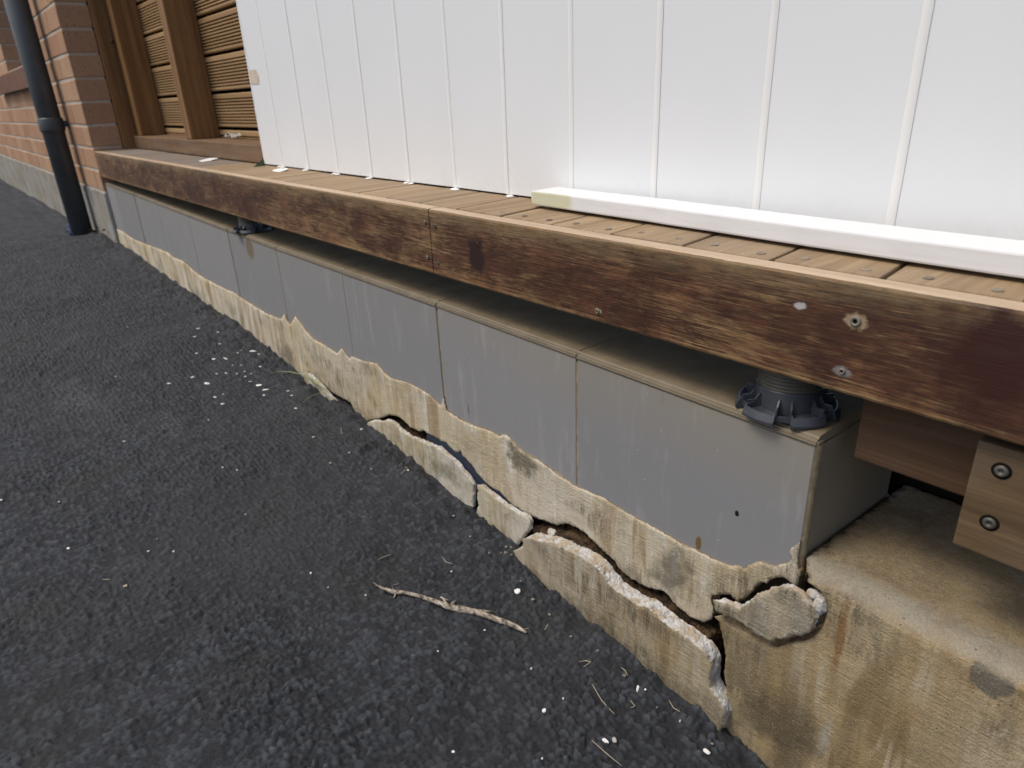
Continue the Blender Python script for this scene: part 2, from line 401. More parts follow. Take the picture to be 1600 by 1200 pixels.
    pits = n.ramp(n.vor(210), [(.06, 1), (.16, 0)]); pm = n.math('MULTIPLY', pits, n.ramp(n.noise(60, 2), [(.56, 0), (.62, 1)]))
    c = n.mix(pm, c, (.10, .08, .055))
    h = n.math('SUBTRACT', n.math('ADD', n.noise(520, 4, .75), n.math('ADD', n.math('MULTIPLY', n.noise(90, 4, .6), 1.0), n.math('MULTIPLY', n.noise(1, 4, .7, n.map((45, 45, 420), rot=(0, .22, 0))), trow))), n.math('MULTIPLY', pm, 1.5))
    return n.out(c, .9, n.bump(h, 1.0, .0020), .2)
def m_broken(name, a, b, d):
    n = N(name)
    g = n.noise(150, 5, .75)
    c = n.ramp(g, [(.3, a), (.62, b)])
    c = n.mix(n.ramp(n.noise(55, 5, .7), [(.46, 0), (.58, .85)]), c, d)
    c = n.mix(n.ramp(n.vor(330), [(.05, .9), (.2, 0)]), c, (.06, .05, .04))
    return n.out(c, .92, n.bump(n.noise(380, 4, .75), .8, .0015), .2)
def m_tile():
    n = N('stoneware_tile')
    o = n.xyz(); tone = n.attr('rnd')
    c = n.mix(tone, (.245, .244, .247), (.295, .291, .291))
    sp = n.noise(1400, 2, .8)
    c = n.mix(n.ramp(sp, [(.60, 0), (.72, .55)]), c, (.42, .41, .40))
    c = n.mix(n.ramp(sp, [(.28, .4), (.42, 0)]), c, (.12, .12, .12))
    # tan dust film, thicker on the top edge and near the end by the pedestal
    zt = n.math('DIVIDE', n.math('SUBTRACT', o[2], ZC-.43), .13)
    film = n.math('MULTIPLY', n.ramp(zt, [(.30, 0), (1, .75)]), n.ramp(n.math('ADD', o[0], 1.0), [(.10, .25), (.62, 1.0)]))
    film = n.math('MULTIPLY', film, n.ramp(n.noise(6, 3), [(.25, .6), (.6, 1)]))
    c = n.mix(film, c, (.30, .265, .20))
    # limewash runs and scuffs
    sm_ = n.math('MULTIPLY', n.ramp(n.noise(1, 4, .65, n.map((70, 70, 9), (0, 1, 3))), [(.54, 0), (.68, .45)]), n.ramp(n.noise(7, 3, .6, n.map((1, 1, 1), (5, 5, 1))), [(.40, 0), (.56, 1)]))
    c = n.mix(sm_, c, (.40, .39, .37))
    dr = n.math('MULTIPLY', n.ramp(n.noise(1, 3, .6, n.map((95, 95, 14), (5, 1, 9))), [(.66, 0), (.72, .7)]), n.ramp(n.noise(9, 3, .6, n.map((1, 1, 1), (1, 9, 1))), [(.52, 0), (.60, 1)]))
    c = n.mix(dr, c, (.15, .115, .07))
    ch = n.math('MULTIPLY', n.ramp(n.vor(75), [(.045, 1), (.06, 0)]), n.ramp(n.noise(30, 2), [(.58, 0), (.6, 1)]))
    c = n.mix(ch, c, (.62, .60, .55))
    for (px, rx_, rz_, cc) in (((1092, 848), .0045, .011, (.16, .11, .04)), ((1152, 802), .0028, .004, (.008, .008, .008)), ((732, 640), .0016, .010, (.17, .10, .04)),
                               ((1197, 625), .002, .0035, (.03, .03, .03)), ((390, 388), .03, .03, (.19, .15, .10))):
        P = onY(px, .01); c = n.mix(n.blob(P[0], P[2], rx_, rz_, wob=.2, ns=300), c, cc)
    geo = n.t.nodes.new('ShaderNodeNewGeometry'); nn = n.xyz(geo.outputs['Normal'])
    tp = n.math('MAXIMUM', n.ramp(nn[2], [(.5, 0), (.85, 1)]), n.ramp(nn[0], [(.4, 0), (.8, .75)]))
    dust_shade = n.ramp(n.noise(25, 4, .6), [(.3, (.155, .122, .076)), (.7, (.21, .168, .11))])  # dust on the coping tops, darkened to hold the shade under the deck
    dust_shade = n.mix(n.ramp(nn[0], [(.4, 0), (.8, 1)]), dust_shade, (.29, .24, .165))
    c = n.mix(tp, c, dust_shade)
    return n.out(c, n.mix(tp, n.ramp(n.noise(40, 3), [(.3, .42), (.7, .55)]), (.95, .95, .95)), n.bump(n.noise(900, 2, .7), .12, .0004), n.math('SUBTRACT', .45, n.math('MULTIPLY', tp, .40)))
def m_brick():
    n = N('clay_brick')
    t = n.attr('rnd')
    c = n.ramp(t, [(0, (.37, .21, .125)), (.5, (.44, .265, .16)), (1, (.51, .33, .205))])
    c = n.mix(n.ramp(n.noise(22, 4, .6), [(.4, 0), (.66, .55)]), c, (.40, .24, .16))
    c = n.mix(n.ramp(n.vor(60), [(.10, .75), (.20, 0)]), c, (.12, .05, .035))
    c = n.mix(n.ramp(n.noise(1, 3, .6, n.map((60, 60, 240))), [(.30, .5), (.42, 0)]), c, (.15, .07, .04))
    return n.out(c, .9, n.bump(n.noise(1, 4, .7, n.map((90, 90, 350))), .7, .002), .2)
def m_plain(name, c, rough=.7, spec=.4, bscale=300, bs=.3, var=.15, metal=0, vs=40):
    n = N(name)
    cc = n.mix(n.ramp(n.noise(vs, 4, .6), [(.3, 0), (.7, 1)]), tuple(x*(1-var) for x in c), tuple(min(1, x*(1+var)) for x in c))
    return n.out(cc, rough, n.bump(n.noise(bscale, 3, .6), bs, .0006), spec, metal)

ex = lambda px, y, rx, rz, colr, amt=1.0, **k: ((onY(px, y)[0], onY(px, y)[2], rx, rz), colr, k, amt)
M_ASPH = m_asphalt()
M_WHITE = m_white(); M_BEAD = m_white('cream_joint_paint', (.89, .89, .865))
M_BATTEN = m_white('batten_paint', (.84, .84, .84))
M_DECK = m_wood('decking_timber', (.21, .14, .075), (.35, .245, .14), (.45, .335, .205), axis=1, weather=.2)
M_DECKG = m_wood('grey_weathered_decking', (.16, .125, .095), (.26, .21, .165), (.36, .30, .24), axis=1, weather=.5)
M_GATE = m_wood('oiled_timber', (.15, .072, .026), (.27, .14, .052), (.36, .21, .09), axis=2, gs=.8, rough=.55)
M_GATEX = m_wood('oiled_timber_rail', (.10, .052, .025), (.20, .115, .055), (.30, .19, .10), axis=0, gs=.8, weather=.25)
M_SLAT = m_wood('ribbed_slat_timber', (.28, .17, .075), (.38, .24, .115), (.46, .31, .16), axis=0, gs=.4)
M_JOIST = m_wood('framing_timber', (.07, .036, .018), (.125, .068, .034), (.17, .10, .055), axis=0, gs=.9, weather=.15)
M_BLOCK = m_wood('packer_timber', (.075, .046, .022), (.14, .088, .042), (.20, .135, .07), axis=0, gs=1.1, weather=.25)
M_FASC = m_fascia()
M_TILE = m_tile(); M_GROUT = m_plain('tan_grout', (.30, .24, .15), .9, .2, 500, .6, .35, vs=70)
M_STRIP = m_render('strip_render', (.96, .95, .96), .3, trow=.8, low=(Zr(-.535), .07, (.17, .135, .08)), extra=[
    ex((815, 720), .005, .045, .030, (.095, .085, .055), .75, soft=.7, wob=.7, ns=70),
    ex((1050, 895), .005, .035, .035, (.11, .10, .075), .7, soft=.5, wob=.5, ns=50),
    ex((880, 830), .005, .03, .02, (.13, .11, .07), .6, soft=.7, wob=.7, ns=70),
    ex((450, 560), .005, .05, .045, (.12, .11, .08), .7, soft=.7, wob=.7, ns=60),
    ex((720, 690), .005, .10, .05, (.56, .47, .30), .55, soft=.7, wob=.5, ns=40)])
M_SLABR = m_render('slab_render', (.75, .71, .66), .5, trow=1.8, low=(Zr(-.60), .07, (.085, .066, .036)))
M_SLABP = m_render('pale_slab_render', (.88, .90, .95), .3, pale=1, low=(Zr(-.60), .05, (.14, .135, .07)), extra=[
    ex((690, 740), -.01, .09, .02, (.19, .185, .10), .7, soft=.8, wob=.6, ns=60)])
M_CHUNK = m_render('chunk_render', (.72, .70, .68), .2, trow=1.2, extra=[ex((1185, 965), -.012, .02, .03, (.22, .205, .155), .6, soft=.6, wob=.5, ns=60), ex((1250, 965), -.012, .018, .025, (.30, .28, .22), .6, soft=.6, wob=.5, ns=60)])
fx = []
P1, P2 = onY((1330, 925), -.008), onY((1312, 1085), -.008)
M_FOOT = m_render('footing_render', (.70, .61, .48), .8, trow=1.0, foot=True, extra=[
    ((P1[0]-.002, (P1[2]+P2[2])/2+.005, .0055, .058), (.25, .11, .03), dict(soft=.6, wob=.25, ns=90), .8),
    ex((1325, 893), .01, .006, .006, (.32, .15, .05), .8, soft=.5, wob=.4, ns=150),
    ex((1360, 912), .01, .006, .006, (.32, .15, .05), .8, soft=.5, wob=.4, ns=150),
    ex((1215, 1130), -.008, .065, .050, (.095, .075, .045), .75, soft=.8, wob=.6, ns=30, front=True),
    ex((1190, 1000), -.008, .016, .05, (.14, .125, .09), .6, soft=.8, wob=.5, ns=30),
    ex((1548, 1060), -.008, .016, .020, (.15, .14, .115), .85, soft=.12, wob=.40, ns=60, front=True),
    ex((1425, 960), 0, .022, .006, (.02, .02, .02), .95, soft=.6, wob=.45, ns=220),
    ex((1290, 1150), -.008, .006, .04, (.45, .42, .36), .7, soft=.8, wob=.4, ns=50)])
M_BRK_W = m_broken('white_broken_mortar', (.36, .33, .28), (.66, .66, .65), (.40, .31, .20))
M_BRK_B = m_broken('brown_broken_mortar', (.22, .15, .08), (.40, .31, .19), (.15, .095, .05))
M_BED = m_broken('shaded_earthy_mortar', (.035, .022, .012), (.105, .065, .032), (.018, .013, .009))  # mortar behind the crack, with the crack's shade put into its colour
M_DARK = m_plain('dark_gap_fill', (.022, .018, .014), .95, .1)  # near-black stand-in for shade in gaps and hollows
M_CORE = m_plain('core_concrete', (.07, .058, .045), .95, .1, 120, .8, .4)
M_MEMB = m_plain('blue_membrane', (.018, .026, .046), .45, .5, 30, .5, .2)
M_PIPE = m_plain('slate_pipe_plastic', (.062, .070, .076), .38, .5, 60, .1, .15, vs=12)
M_PED = m_plain('blue_grey_plastic', (.050, .055, .064), .35, .5, 200, .15, .3)
M_THREAD = m_plain('dusty_grey_plastic', (.10, .090, .068), .6, .4, 200, .2, .3)
M_STEEL = m_plain('dull_steel', (.11, .105, .09), .55, .4, 300, .4, .3, metal=.4)
M_BRICK = m_brick(); M_MORT = m_plain('pale_mortar', (.50, .445, .37), .95, .1, 300, .7, .12)
M_PLIN = m_render('grey_plinth_render', (.50, .54, .64), .1, pale=1)
M_SILL = m_plain('brown_sill_brick', (.17, .085, .055), .8, .3, 100, .5, .35, vs=20)
M_GLASS = m_plain('dark_window_glass', (.05, .055, .06), .1, .6)
M_CHIP = m_plain('white_chip', (.80, .79, .76), .8, .3, 300, .4, .06)
M_CHIPG = m_plain('grey_chip', (.45, .43, .40), .85, .3, 300, .4, .2)
M_STRAW = m_plain('dry_straw', (.42, .36, .26), .7, .3)
M_LEAF = m_plain('green_leaf', (.06, .12, .03), .5, .4, var=.3)
M_LEAFD = m_plain('dark_green_leaf', (.025, .055, .02), .35, .5, var=.3)
M_GRASS = m_plain('pale_grass', (.22, .27, .13), .6, .4, var=.3)
M_SCREW = m_plain('greyed_screw', (.24, .20, .155), .6, .3, 300, .4, .3)
M_HOLE = m_plain('screw_hole', (.01, .008, .006), .9, .1)
M_SCRAP = m_plain('violet_blue_sheet', (.10, .13, .30), .3, .5)
def m_stick():
    n = N('weathered_stick')
    g = n.noise(1, 5, .65, n.map((60, 260, 260), rot=(0, 0, .35)))
    c = n.ramp(g, [(.33, (.10, .08, .06)), (.5, (.32, .27, .21)), (.66, (.58, .52, .43))])
    c = n.mix(n.ramp(n.noise(120, 3, .6), [(.56, 0), (.64, .8)]), c, (.04, .032, .026))
    return n.out(c, .85, n.bump(g, .8, .0012), .2)
M_STICK = m_stick()

# ------------------------------------------------------------------ ground
GX = [-60, -8, -5.9, -4.4, -3.4, -2.68, -1.85, -1.44, -1.28, -1.14, -.88, -.77, -.66, -.52, -.41, -.30, -.24, .2, 60]
GZ = [-.60, -.545, -.535, -.53, -.502, -.5275, -.5525, -.583, -.588, -.592, -.614, -.632, -.640, -.652, -.664, -.676, -.690, -.70, -.70]
def ground_z(x):
    return Zr(float(np.interp(x, GX, GZ)))
def steps(spec):
    out = []
    for a, b, s0, s1 in spec:
        x = a
        while x < b:
            out.append(x); t = (x-a)/(b-a); x += s0+(s1-s0)*t
    out.append(spec[-1][1]); return np.array(out)
def ground():
    xs = steps([(-60, -8, 4, 1), (-8, -4, .5, .03), (-4, -2.2, .03, .006), (-2.2, -.9, .006, .0022), (-.9, .05, .0019, .0019), (.05, 1, .01, .2), (1, 40, 1, 5)])
    ys = steps([(-30, -2, 4, .5), (-2, -.9, .2, .006), (-.9, .02, .0027, .0019), (.02, .3, .02, .05), (.3, .6, .3, .3)])
    Xg, Yg = np.meshgrid(xs, ys, indexing='ij'); x = Xg.ravel(); y = Yg.ravel()
    rng = np.random.RandomState(3); TB = 512
    jx, jy, jr = rng.rand(TB, TB), rng.rand(TB, TB), rng.rand(TB, TB)
    def worley(x, y, cell):
        gx = x/cell; gy = y/cell; ix = np.floor(gx).astype(int); iy = np.floor(gy).astype(int)
        best = np.full(x.shape, 9.); sec = np.full(x.shape, 9.); rr = np.zeros(x.shape)
        for dx in (-1, 0, 1):
            for dy in (-1, 0, 1):
                cx = (ix+dx) % TB; cy = (iy+dy) % TB
                d = np.hypot(ix+dx+.15+.7*jx[cx, cy]-gx, iy+dy+.15+.7*jy[cx, cy]-gy)
                nb = d < best; sec = np.where(nb, best, np.minimum(sec, d)); rr = np.where(nb, jr[cx, cy], rr); best = np.where(nb, d, best)
        return best, sec, rr
    def vnoise(x, y, s, off=0):
        gx = x/s+off; gy = y/s+off*1.7; ix = np.floor(gx).astype(int); iy = np.floor(gy).astype(int); fx_ = gx-ix; fy = gy-iy
        fx_ = fx_*fx_*(3-2*fx_); fy = fy*fy*(3-2*fy); t = lambda a, b: jr[a % TB, b % TB]
        return (t(ix, iy)*(1-fx_)+t(ix+1, iy)*fx_)*(1-fy)+(t(ix, iy+1)*(1-fx_)+t(ix+1, iy+1)*fx_)*fy - .5
    wx = x+.004*vnoise(x, y, .006, 5); wy = y+.004*vnoise(x, y, .006, 9)
    f1, f2, rr = worley(wx, wy, .0090); g1, g2, r2 = worley(wx+3, wy+7, .0046)
    big_ = np.clip((f2-f1)*3.2, 0, 1)**.5; sml = np.clip((g2-g1)*2.4, 0, 1)**.6; tl = jx[(rr*511).astype(int), 7]-.5; tm = jy[(rr*511).astype(int), 11]-.5
    h = .0048*(.2+.8*rr)*big_ + .0016*sml*r2 + big_*.0016*(tl+tm)*np.sin(f1*3) - .0010*np.clip(1-(f2-f1)*7, 0, 1)
    fine = np.clip((x+5)/2.5, 0, 1)*((y > -2.2) & (x < 1))
    amp_ = np.clip(1+.9*vnoise(x, y, .13, 3)+.8*vnoise(x, y, .05, 8), .6, 1.5)
    h = h*fine*amp_
    h += (.010*vnoise(x, y, .23, 1)+.006*vnoise(x, y, .09, 2)+.003*vnoise(x, y, .03, 3))*(y > -4)
    near = np.clip(1-np.abs(y+.02)/.06, 0, 1)
    h += near*(.015*vnoise(x, y, .045, 4)+.013*vnoise(x, y, .016, 6)+.004)
    pr = np.interp(x, GX, GZ) + ZC
    z = pr + h
    nx, ny = len(xs), len(ys)
    V = np.stack([x, y, z], 1)
    idx = np.arange(nx*ny).reshape(nx, ny)
    q = np.stack([idx[:-1, :-1], idx[1:, :-1], idx[1:, 1:], idx[:-1, 1:]], -1).reshape(-1, 4)
    me = bpy.data.meshes.new('ground'); me.vertices.add(len(V)); me.vertices.foreach_set('co', V.ravel())
    me.loops.add(q.size); me.loops.foreach_set('vertex_index', q.ravel()); me.polygons.add(len(q))
    me.polygons.foreach_set('loop_start', np.arange(0, q.size, 4)); me.polygons.foreach_set('use_smooth', np.ones(len(q), bool)); me.update(calc_edges=True)
    at = me.attributes.new('stone', 'FLOAT', 'POINT'); at.data.foreach_set('value', np.clip((.15+.6*rr)*(.45+.55*big_)+.3*r2*sml-.08, 0, 1).astype(np.float32))  # tone drops between stones: crevice shade painted into the colour
    me.materials.append(M_ASPH)
    put(bpy.data.objects.new('ground', me), 'ground', kind='structure')
    return xs, ys, z.reshape(nx, ny)
GXS, GYS, GH = ground()
def gz(x, y):
    i = min(max(np.searchsorted(GXS, x), 1), len(GXS)-1); j = min(max(np.searchsorted(GYS, y), 1), len(GYS)-1)
    return float(max(GH[i-1, j-1], GH[i, j], GH[i-1, j], GH[i, j-1]))
def on_ground(px, lift=0.0):
    z = ground_z(-.8)
    for _ in range(25):
        P = onZ(px, z); z = .5*z+.5*(ground_z(P[0]))
    P = onZ(px, z+.002); return Vector((P[0], P[1], gz(P[0], P[1])+lift))

# ------------------------------------------------------------------ brick building at the far left
random.seed(5)
bb = root0('brick_building', 'orange brick house corner with grey rendered base at the far left', 'building')
XC = -3.215; CH = .0835; Z0 = -.1355
WX0, WX1, WZ0 = -5.15, -4.05, .225     # window opening
m = MB(); mo = MB()
for k in range(-2, 14):
    zb = Z0+CH*k+.0048; zt_ = Z0+CH*(k+1)-.0048
    x = XC - (0 if k % 2 else -.0)
    first = True
    L0 = .23 if k % 2 else .11
    while x > -9:
        L = L0 if first else .23
        a, b = x-L, x
        first = False
        x -= L+.009
        if zt_ > WZ0+.0:
            if a < WX1 and b > WX0:
                if b > WX1 and b-WX1 > .03: a = WX1
                elif a < WX0 and WX0-a > .03: b = WX0
                else: continue
        m.box((a, 0, Zr(zb)), (b, .108, Zr(zt_)), bev=.003, jit=.0012)
m.build('wall', M_BRICK, bb)
for (a, b) in (((-9, .0028, Zr(-.31)), (XC-.0028, .104, Zr(WZ0))), ((WX1+.004, .0028, Zr(WZ0)), (XC-.0028, .104, Zr(1.04))), ((-9, .0028, Zr(WZ0)), (WX0-.004, .104, Zr(1.04)))):
    mo.box(a, b)
mo.build('mortar', M_MORT, bb)
m = MB(); m.box((-9, -.004, Zr(-.72)), (XC+.001, .11, Zr(-.305)), bev=.004); m.build('plinth_render', M_PLIN, bb)
m = MB()
x = WX1
while x > WX0-.5:
    m.add([(x-.104, -.035, Zr(.115)), (x, -.035, Zr(.115)), (x, -.035, Zr(.205)), (x-.104, -.035, Zr(.205)), (x-.104, .10, Zr(.14)), (x, .10, Zr(.14)), (x, .10, Zr(.235)), (x-.104, .10, Zr(.235))],
          [(0, 1, 2, 3), (3, 2, 6, 7), (1, 5, 6, 2), (0, 3, 7, 4), (4, 7, 6, 5), (0, 4, 5, 1)])
    x -= .1055
m.build('window_sill', M_SILL, bb)
m = MB(); m.box((WX0+.0, .10, Zr(.236)), (WX0+.03, .135, Zr(1.1)), bev=.003); m.box((WX0+.03, .10, Zr(.236)), (WX1, .135, Zr(.27)), bev=.003); wf = m.build('window', m_plain('pale_frame_paint', (.55, .56, .58), .5), bb)
m = MB(); m.box((WX0+.03, .118, Zr(.27)), (WX1, .122, Zr(1.1))); m.build('pane', M_GLASS, wf)

# downpipe
PXc, PYc, PR = -3.635, -.060, .0425
dp = root0('downpipe', 'dark slate grey round downpipe standing against the brick corner', 'downpipe')
m = MB(); m.tube([(PXc, PYc, Zr(-.56)), (PXc, PYc, Zr(.9))], [PR, PR], 40); m.build('pipe', M_PIPE, dp)
m = MB(); m.lathe((PXc, PYc, Zr(-.075)), [(PR, 0), (PR+.004, .001), (PR+.005, .006), (PR+.005, .05), (PR+.003, .054), (PR, .055)], 40); m.build('collar', M_PIPE, dp)
m = MB(); m.box((PXc-.012, PYc+PR-.002, Zr(-.06)), (PXc+.012, .001, Zr(-.035)), bev=.001); m.build('bracket', M_PIPE, dp)

# ------------------------------------------------------------------ timber gate
g = root0('timber_gate', 'brown timber screen of ribbed horizontal slats behind upright posts', 'timber screen')
random.seed(9)
m = MB(); m.box((-3.235, .109, Zr(-.147)), (-3.20, .27, Zr(.95)), bev=.003); m.build('jamb', M_GATE, g)
m = MB(); m.box((-3.16, .160, Zr(-.0985)), (-3.105, .25, Zr(.95)), bev=.003); m.build('post', M_GATE, g)
m = MB(); m.box((-2.51, .158, Zr(-.0985)), (-2.452, .25, Zr(.95)), bev=.003); m.build('post', M_GATE, g)
m = MB(); m.box((-3.199, .150, Zr(-.145)), (-1.8365, .30, Zr(-.099)), bev=.003); m.build('bottom_rail', M_GATEX, g)
m = MB()
for k in range(-1, 9):
    zc = -.07+.107*k; z0 = zc+.0052; z1 = zc+.107-.0052
    if k == -1: z0 = -.0985
    prof = [(.272, z0), (.252, z0), (.2505, z0+.003)]
    nr = 9; zz0 = z0+.009 if k >= 0 else z0+.004
    zz1 = z1-.009; pitch = (zz1-zz0)/nr
    if k == -1: nr = 1; pitch = (zz1-zz0)
    if zz1 > zz0 and pitch > .004:
        for i in range(nr):
            a = zz0+i*pitch; prof += [(.2505, a), (.2610, a+.0004), (.2610, a+pitch*.46), (.2505, a+pitch*.46+.0004)]
    prof += [(.2505, z1-.003), (.252, z1), (.272, z1)]
    m.prism_x([(y, Zr(z)) for y, z in prof], -3.19, -1.80, 1)
m.build('slat_panel', M_SLAT, g)
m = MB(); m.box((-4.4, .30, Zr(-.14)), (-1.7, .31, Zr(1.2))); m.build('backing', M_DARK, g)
P = onX((174, 64), -3.20); m = MB(); m.tube([(-3.20, P[1], P[2]), (-3.183, P[1]-.001, P[2])], [.006, .006], 10); m.build('screw', M_STEEL, g)

# ------------------------------------------------------------------ deck
random.seed(11)
dk = root0('timber_deck', 'low timber deck with worn red-brown edge board above the tiled base', 'deck')
ZT = -.1467; ZB = -.2417
XJ = onY((673.5, 380), 0)[0]
def board(x0, x1, seed):
    m = MB(); nx = int((x1-x0)/.006); rs = random.Random(seed)
    prof = [(.0225, ZB+.002), (.0225, ZT-.002), (.0215, ZT-.0005), (.003, ZT), (.0012, ZT-.0007), (0, ZT-.003), (0, -.17), (0, -.195), (0, -.22), (0, ZB+.003), (.0012, ZB+.0007), (.003, ZB), (.020, ZB)]
    n_ = len(prof); vs = []; fs = []
    for k in range(nx+1):
        x = x0+(x1-x0)*k/nx
        e = fbm(x*90, seed, 0, 3, .7)*.0014; e2 = fbm(x*70, seed, 9, 3, .7)*.0018; b = fbm(x*1.7, seed, 3, 2)*.0012
        for i, (y, z) in enumerate(prof):
            dz = 0; dy = b
            if i in (3, 4, 5): dz = -abs(e)*(1 if i > 3 else .4); dy += abs(e)*.7
            if i in (9, 10, 11): dz = abs(e2)
            if i in (6, 7, 8): dy += fbm(x*30, i, seed, 2)*.0004
            vs.append((x, y+dy, Zr(z+dz)))
    for k in range(nx):
        for i in range(n_):
            j = (i+1) % n_; fs.append((k*n_+i, (k+1)*n_+i, (k+1)*n_+j, k*n_+j))
    fs.append(tuple(range(n_))); fs.append(tuple(range(nx*n_, nx*n_+n_))[::-1])
    m.add(vs, fs, smooth=False); return m
f1 = board(-3.213, XJ-.0014, 1).build('fascia_board', M_FASC, dk, label='left length of worn edge board with dark stain')
f2 = board(XJ+.0014, .35, 2).build('fascia_board', M_FASC, dk, label='right length of worn edge board with peeling red-brown stain')
for px, par, dark in (((680, 353), f2, 0), ((685, 411), f2, 0), ((664, 347), f1, 1), ((668, 402), f1, 1), ((1337, 502), f2, 2), ((934, 486), f2, 1), ((1316, 580), f2, 1)):
    P = onY(px, 0); m = MB(); r = .0042 if dark == 2 else .0026
    m.lathe((0, 0, 0), [(r*.45, .0), (r*.5, -.0006), (r*.8, -.001), (r, -.0004), (r*1.1, .0006)], 16)
    m.lathe((0, 0, 0), [(0, .0004), (r*.5, .0003)], 10, mi=1)
    m.v = [(P[0]+a, P[1]+c-.0009, P[2]+b) for a, b, c in m.v]
    m.build('screw', [m_plain('rusty_screw', (.20, .17, .14), .6) if dark else M_STEEL, M_HOLE], par)
m = MB(); pitch = .0968; x = -.2235+pitch*5
scr = []
while x > -3.2:
    a = x-pitch+.0019; b = x-.0019; far = x < -1.95
    if a < -3.2: a = -3.2
    e = random.uniform(-.0006, .0006)
    m.box((a, .0262+random.uniform(0, .002), Zr(ZT-.019)), (b, .175, Zr(ZT-.0006+e)), bev=.0016, skew=-.12 if not far else -.04, mi=1 if far else 0)
    if x > -.80: scr += [(a+.021, .046), (b-.021, .045)]
    x -= pitch
m.build('decking', [M_DECK, M_DECKG], dk)
for (sx, sy) in scr:
    m = MB(); c = (sx+random.uniform(-.003, .003), sy+random.uniform(-.003, .003), Zr(ZT-.0003))
    m.lathe(c, [(0, .0002), (.0014, .0002), (.0016, .0008), (.0036, .0009), (.0042, .0002)], 14)
    m.build('screw', M_SCREW, dk)
m = MB(); m.box((-.2275, .041, Zr(-.3175)), (.5, .078, Zr(-.168)), bev=.002); jo = m.build('joist', M_JOIST, dk)
m = MB(); m.box((-3.2, .041, Zr(-.2405)), (-.2285, .076, Zr(-.168)), bev=.002); m.build('joist', M_JOIST, dk)
m = MB(); m.box((-.1305, .0135, Zr(-.3455)), (.05, .0400, Zr(-.2525)), bev=.0012); bk = m.build('packer_block', M_BLOCK, dk, label='short pale timber block with two bolts under the edge board')
for px in ((1565, 736), (1546, 817)):
    P = onY(px, .0135); m = MB()
    m.lathe((0, 0, 0), [(0, .0008), (.0016, .0008), (.0020, .0022), (.0040, .0020), (.0047, .0006)], 20)
    m.lathe((0, 0, 0), [(.0040, .0003), (.0064, .0003), (.0068, .0001)], 20, mi=1)
    m.v = [(P[0]+a, .0135-c, P[2]+b) for a, b, c in m.v]
    m.f = [tuple(reversed(f)) for f in m.f]
    m.build('bolt', [M_STEEL, M_HOLE], bk)
# paint drips on the deck boards below the wall are part of the deck surface
# ------------------------------------------------------------------ white clad wall
random.seed(21)
ww = root0('white_wall', 'white painted vertical board wall standing on the timber deck', 'wall')
WY = .150; JX = [-3.434, -3.128, -2.832, -2.536, -2.2555, -1.9655, -1.684, -1.4035, -1.115, -.832, -.549]
JX = [j/2 for j in JX]; XL = -1.8325
JX += [-.135, .006, .147, .288, .43, .6]
m = MB(); edges = [XL]+JX+[.75]
for a, b in zip(edges[:-1], edges[1:]):
    # each board: slight bow, eased edges
    n_ = 8; prof = []
    for i in range(n_+1):
        t = i/n_; xx = a+.0006+(b-a-.0012)*t; ed = min(t, 1-t)*(b-a)
        y = WY + (.0002 if i in (0, n_) else 0) + random.uniform(-.0002, .0002)
        prof.append((xx, y))
    vs = []; fs = []; nz = 40
    for k in range(nz+1):
        z = -.1440+(1.15+.1440)*k/nz
        for i, (xx, y) in enumerate(prof): vs.append((xx, y+fbm(xx*9, z*3, 1, 2)*.0012, Zr(z)))
    for k in range(nz):
        for i in range(n_): q = k*(n_+1)+i; fs.append((q, q+1, q+n_+2, q+n_+1))
    m.add(vs, fs, smooth=True)
m.box((XL-.002, WY+.004, Zr(-.142)), (.75, WY+.06, Zr(1.15)))
m.box((XL-.003, WY-.0005, Zr(-.1425)), (XL+.004, WY+.062, Zr(1.15)), bev=.001)
wl = m.build('cladding', M_WHITE, ww)
m = MB()
for j in JX:
    wd = .0043; vs = []; fs = []; nz = 60
    for k in range(nz+1):
        z = -.1445+1.29*k/nz; q = fbm(j*50, z*25, 2, 2)*.0006
        for t in (-1, -.6, 0, .6, 1):
            vs.append((j+t*wd+q, WY-.0003-.0009*(1-t*t)+fbm(j*9, z*3, 1, 2)*.0012, Zr(z)))
    for k in range(nz):
        for i in range(4): a = k*5+i; fs.append((a, a+1, a+6, a+5))
    m.add(vs, fs, smooth=True)
    for _ in range(2):   # squeezed-out filler on the deck below each joint
        c = (j+random.uniform(-.010, .012), WY-.003-random.uniform(0, .003), Zr(ZT+.0002)); r = random.uniform(.003, .007)
        m.lathe(c, [(r*1.2, 0), (r, .0012), (r*.5, .0022), (0, .0024)], 9)
m.build('joint_filler', M_BEAD, ww)
m = MB(); P = onY((402, 119), WY)
m.add([(XL+.0045+dx, WY-.0008, P[2]+dz) for dx, dz in ((0, -.016), (.05, -.018), (.055, .0), (.045, .014), (.004, .016), (0, .004))], [(0, 1, 2, 3, 4, 5)])
m.build('stain_patch', m_plain('tan_patch', (.64, .53, .41), .7, var=.2, vs=60), ww)
# near-black strip standing in for the shaded gap under the wall's foot
m = MB(); m.box((XL, WY+.001, Zr(ZT-.004)), (.75, WY+.05, Zr(-.1428))); m.build('foot_gap_shade', M_DARK, ww)

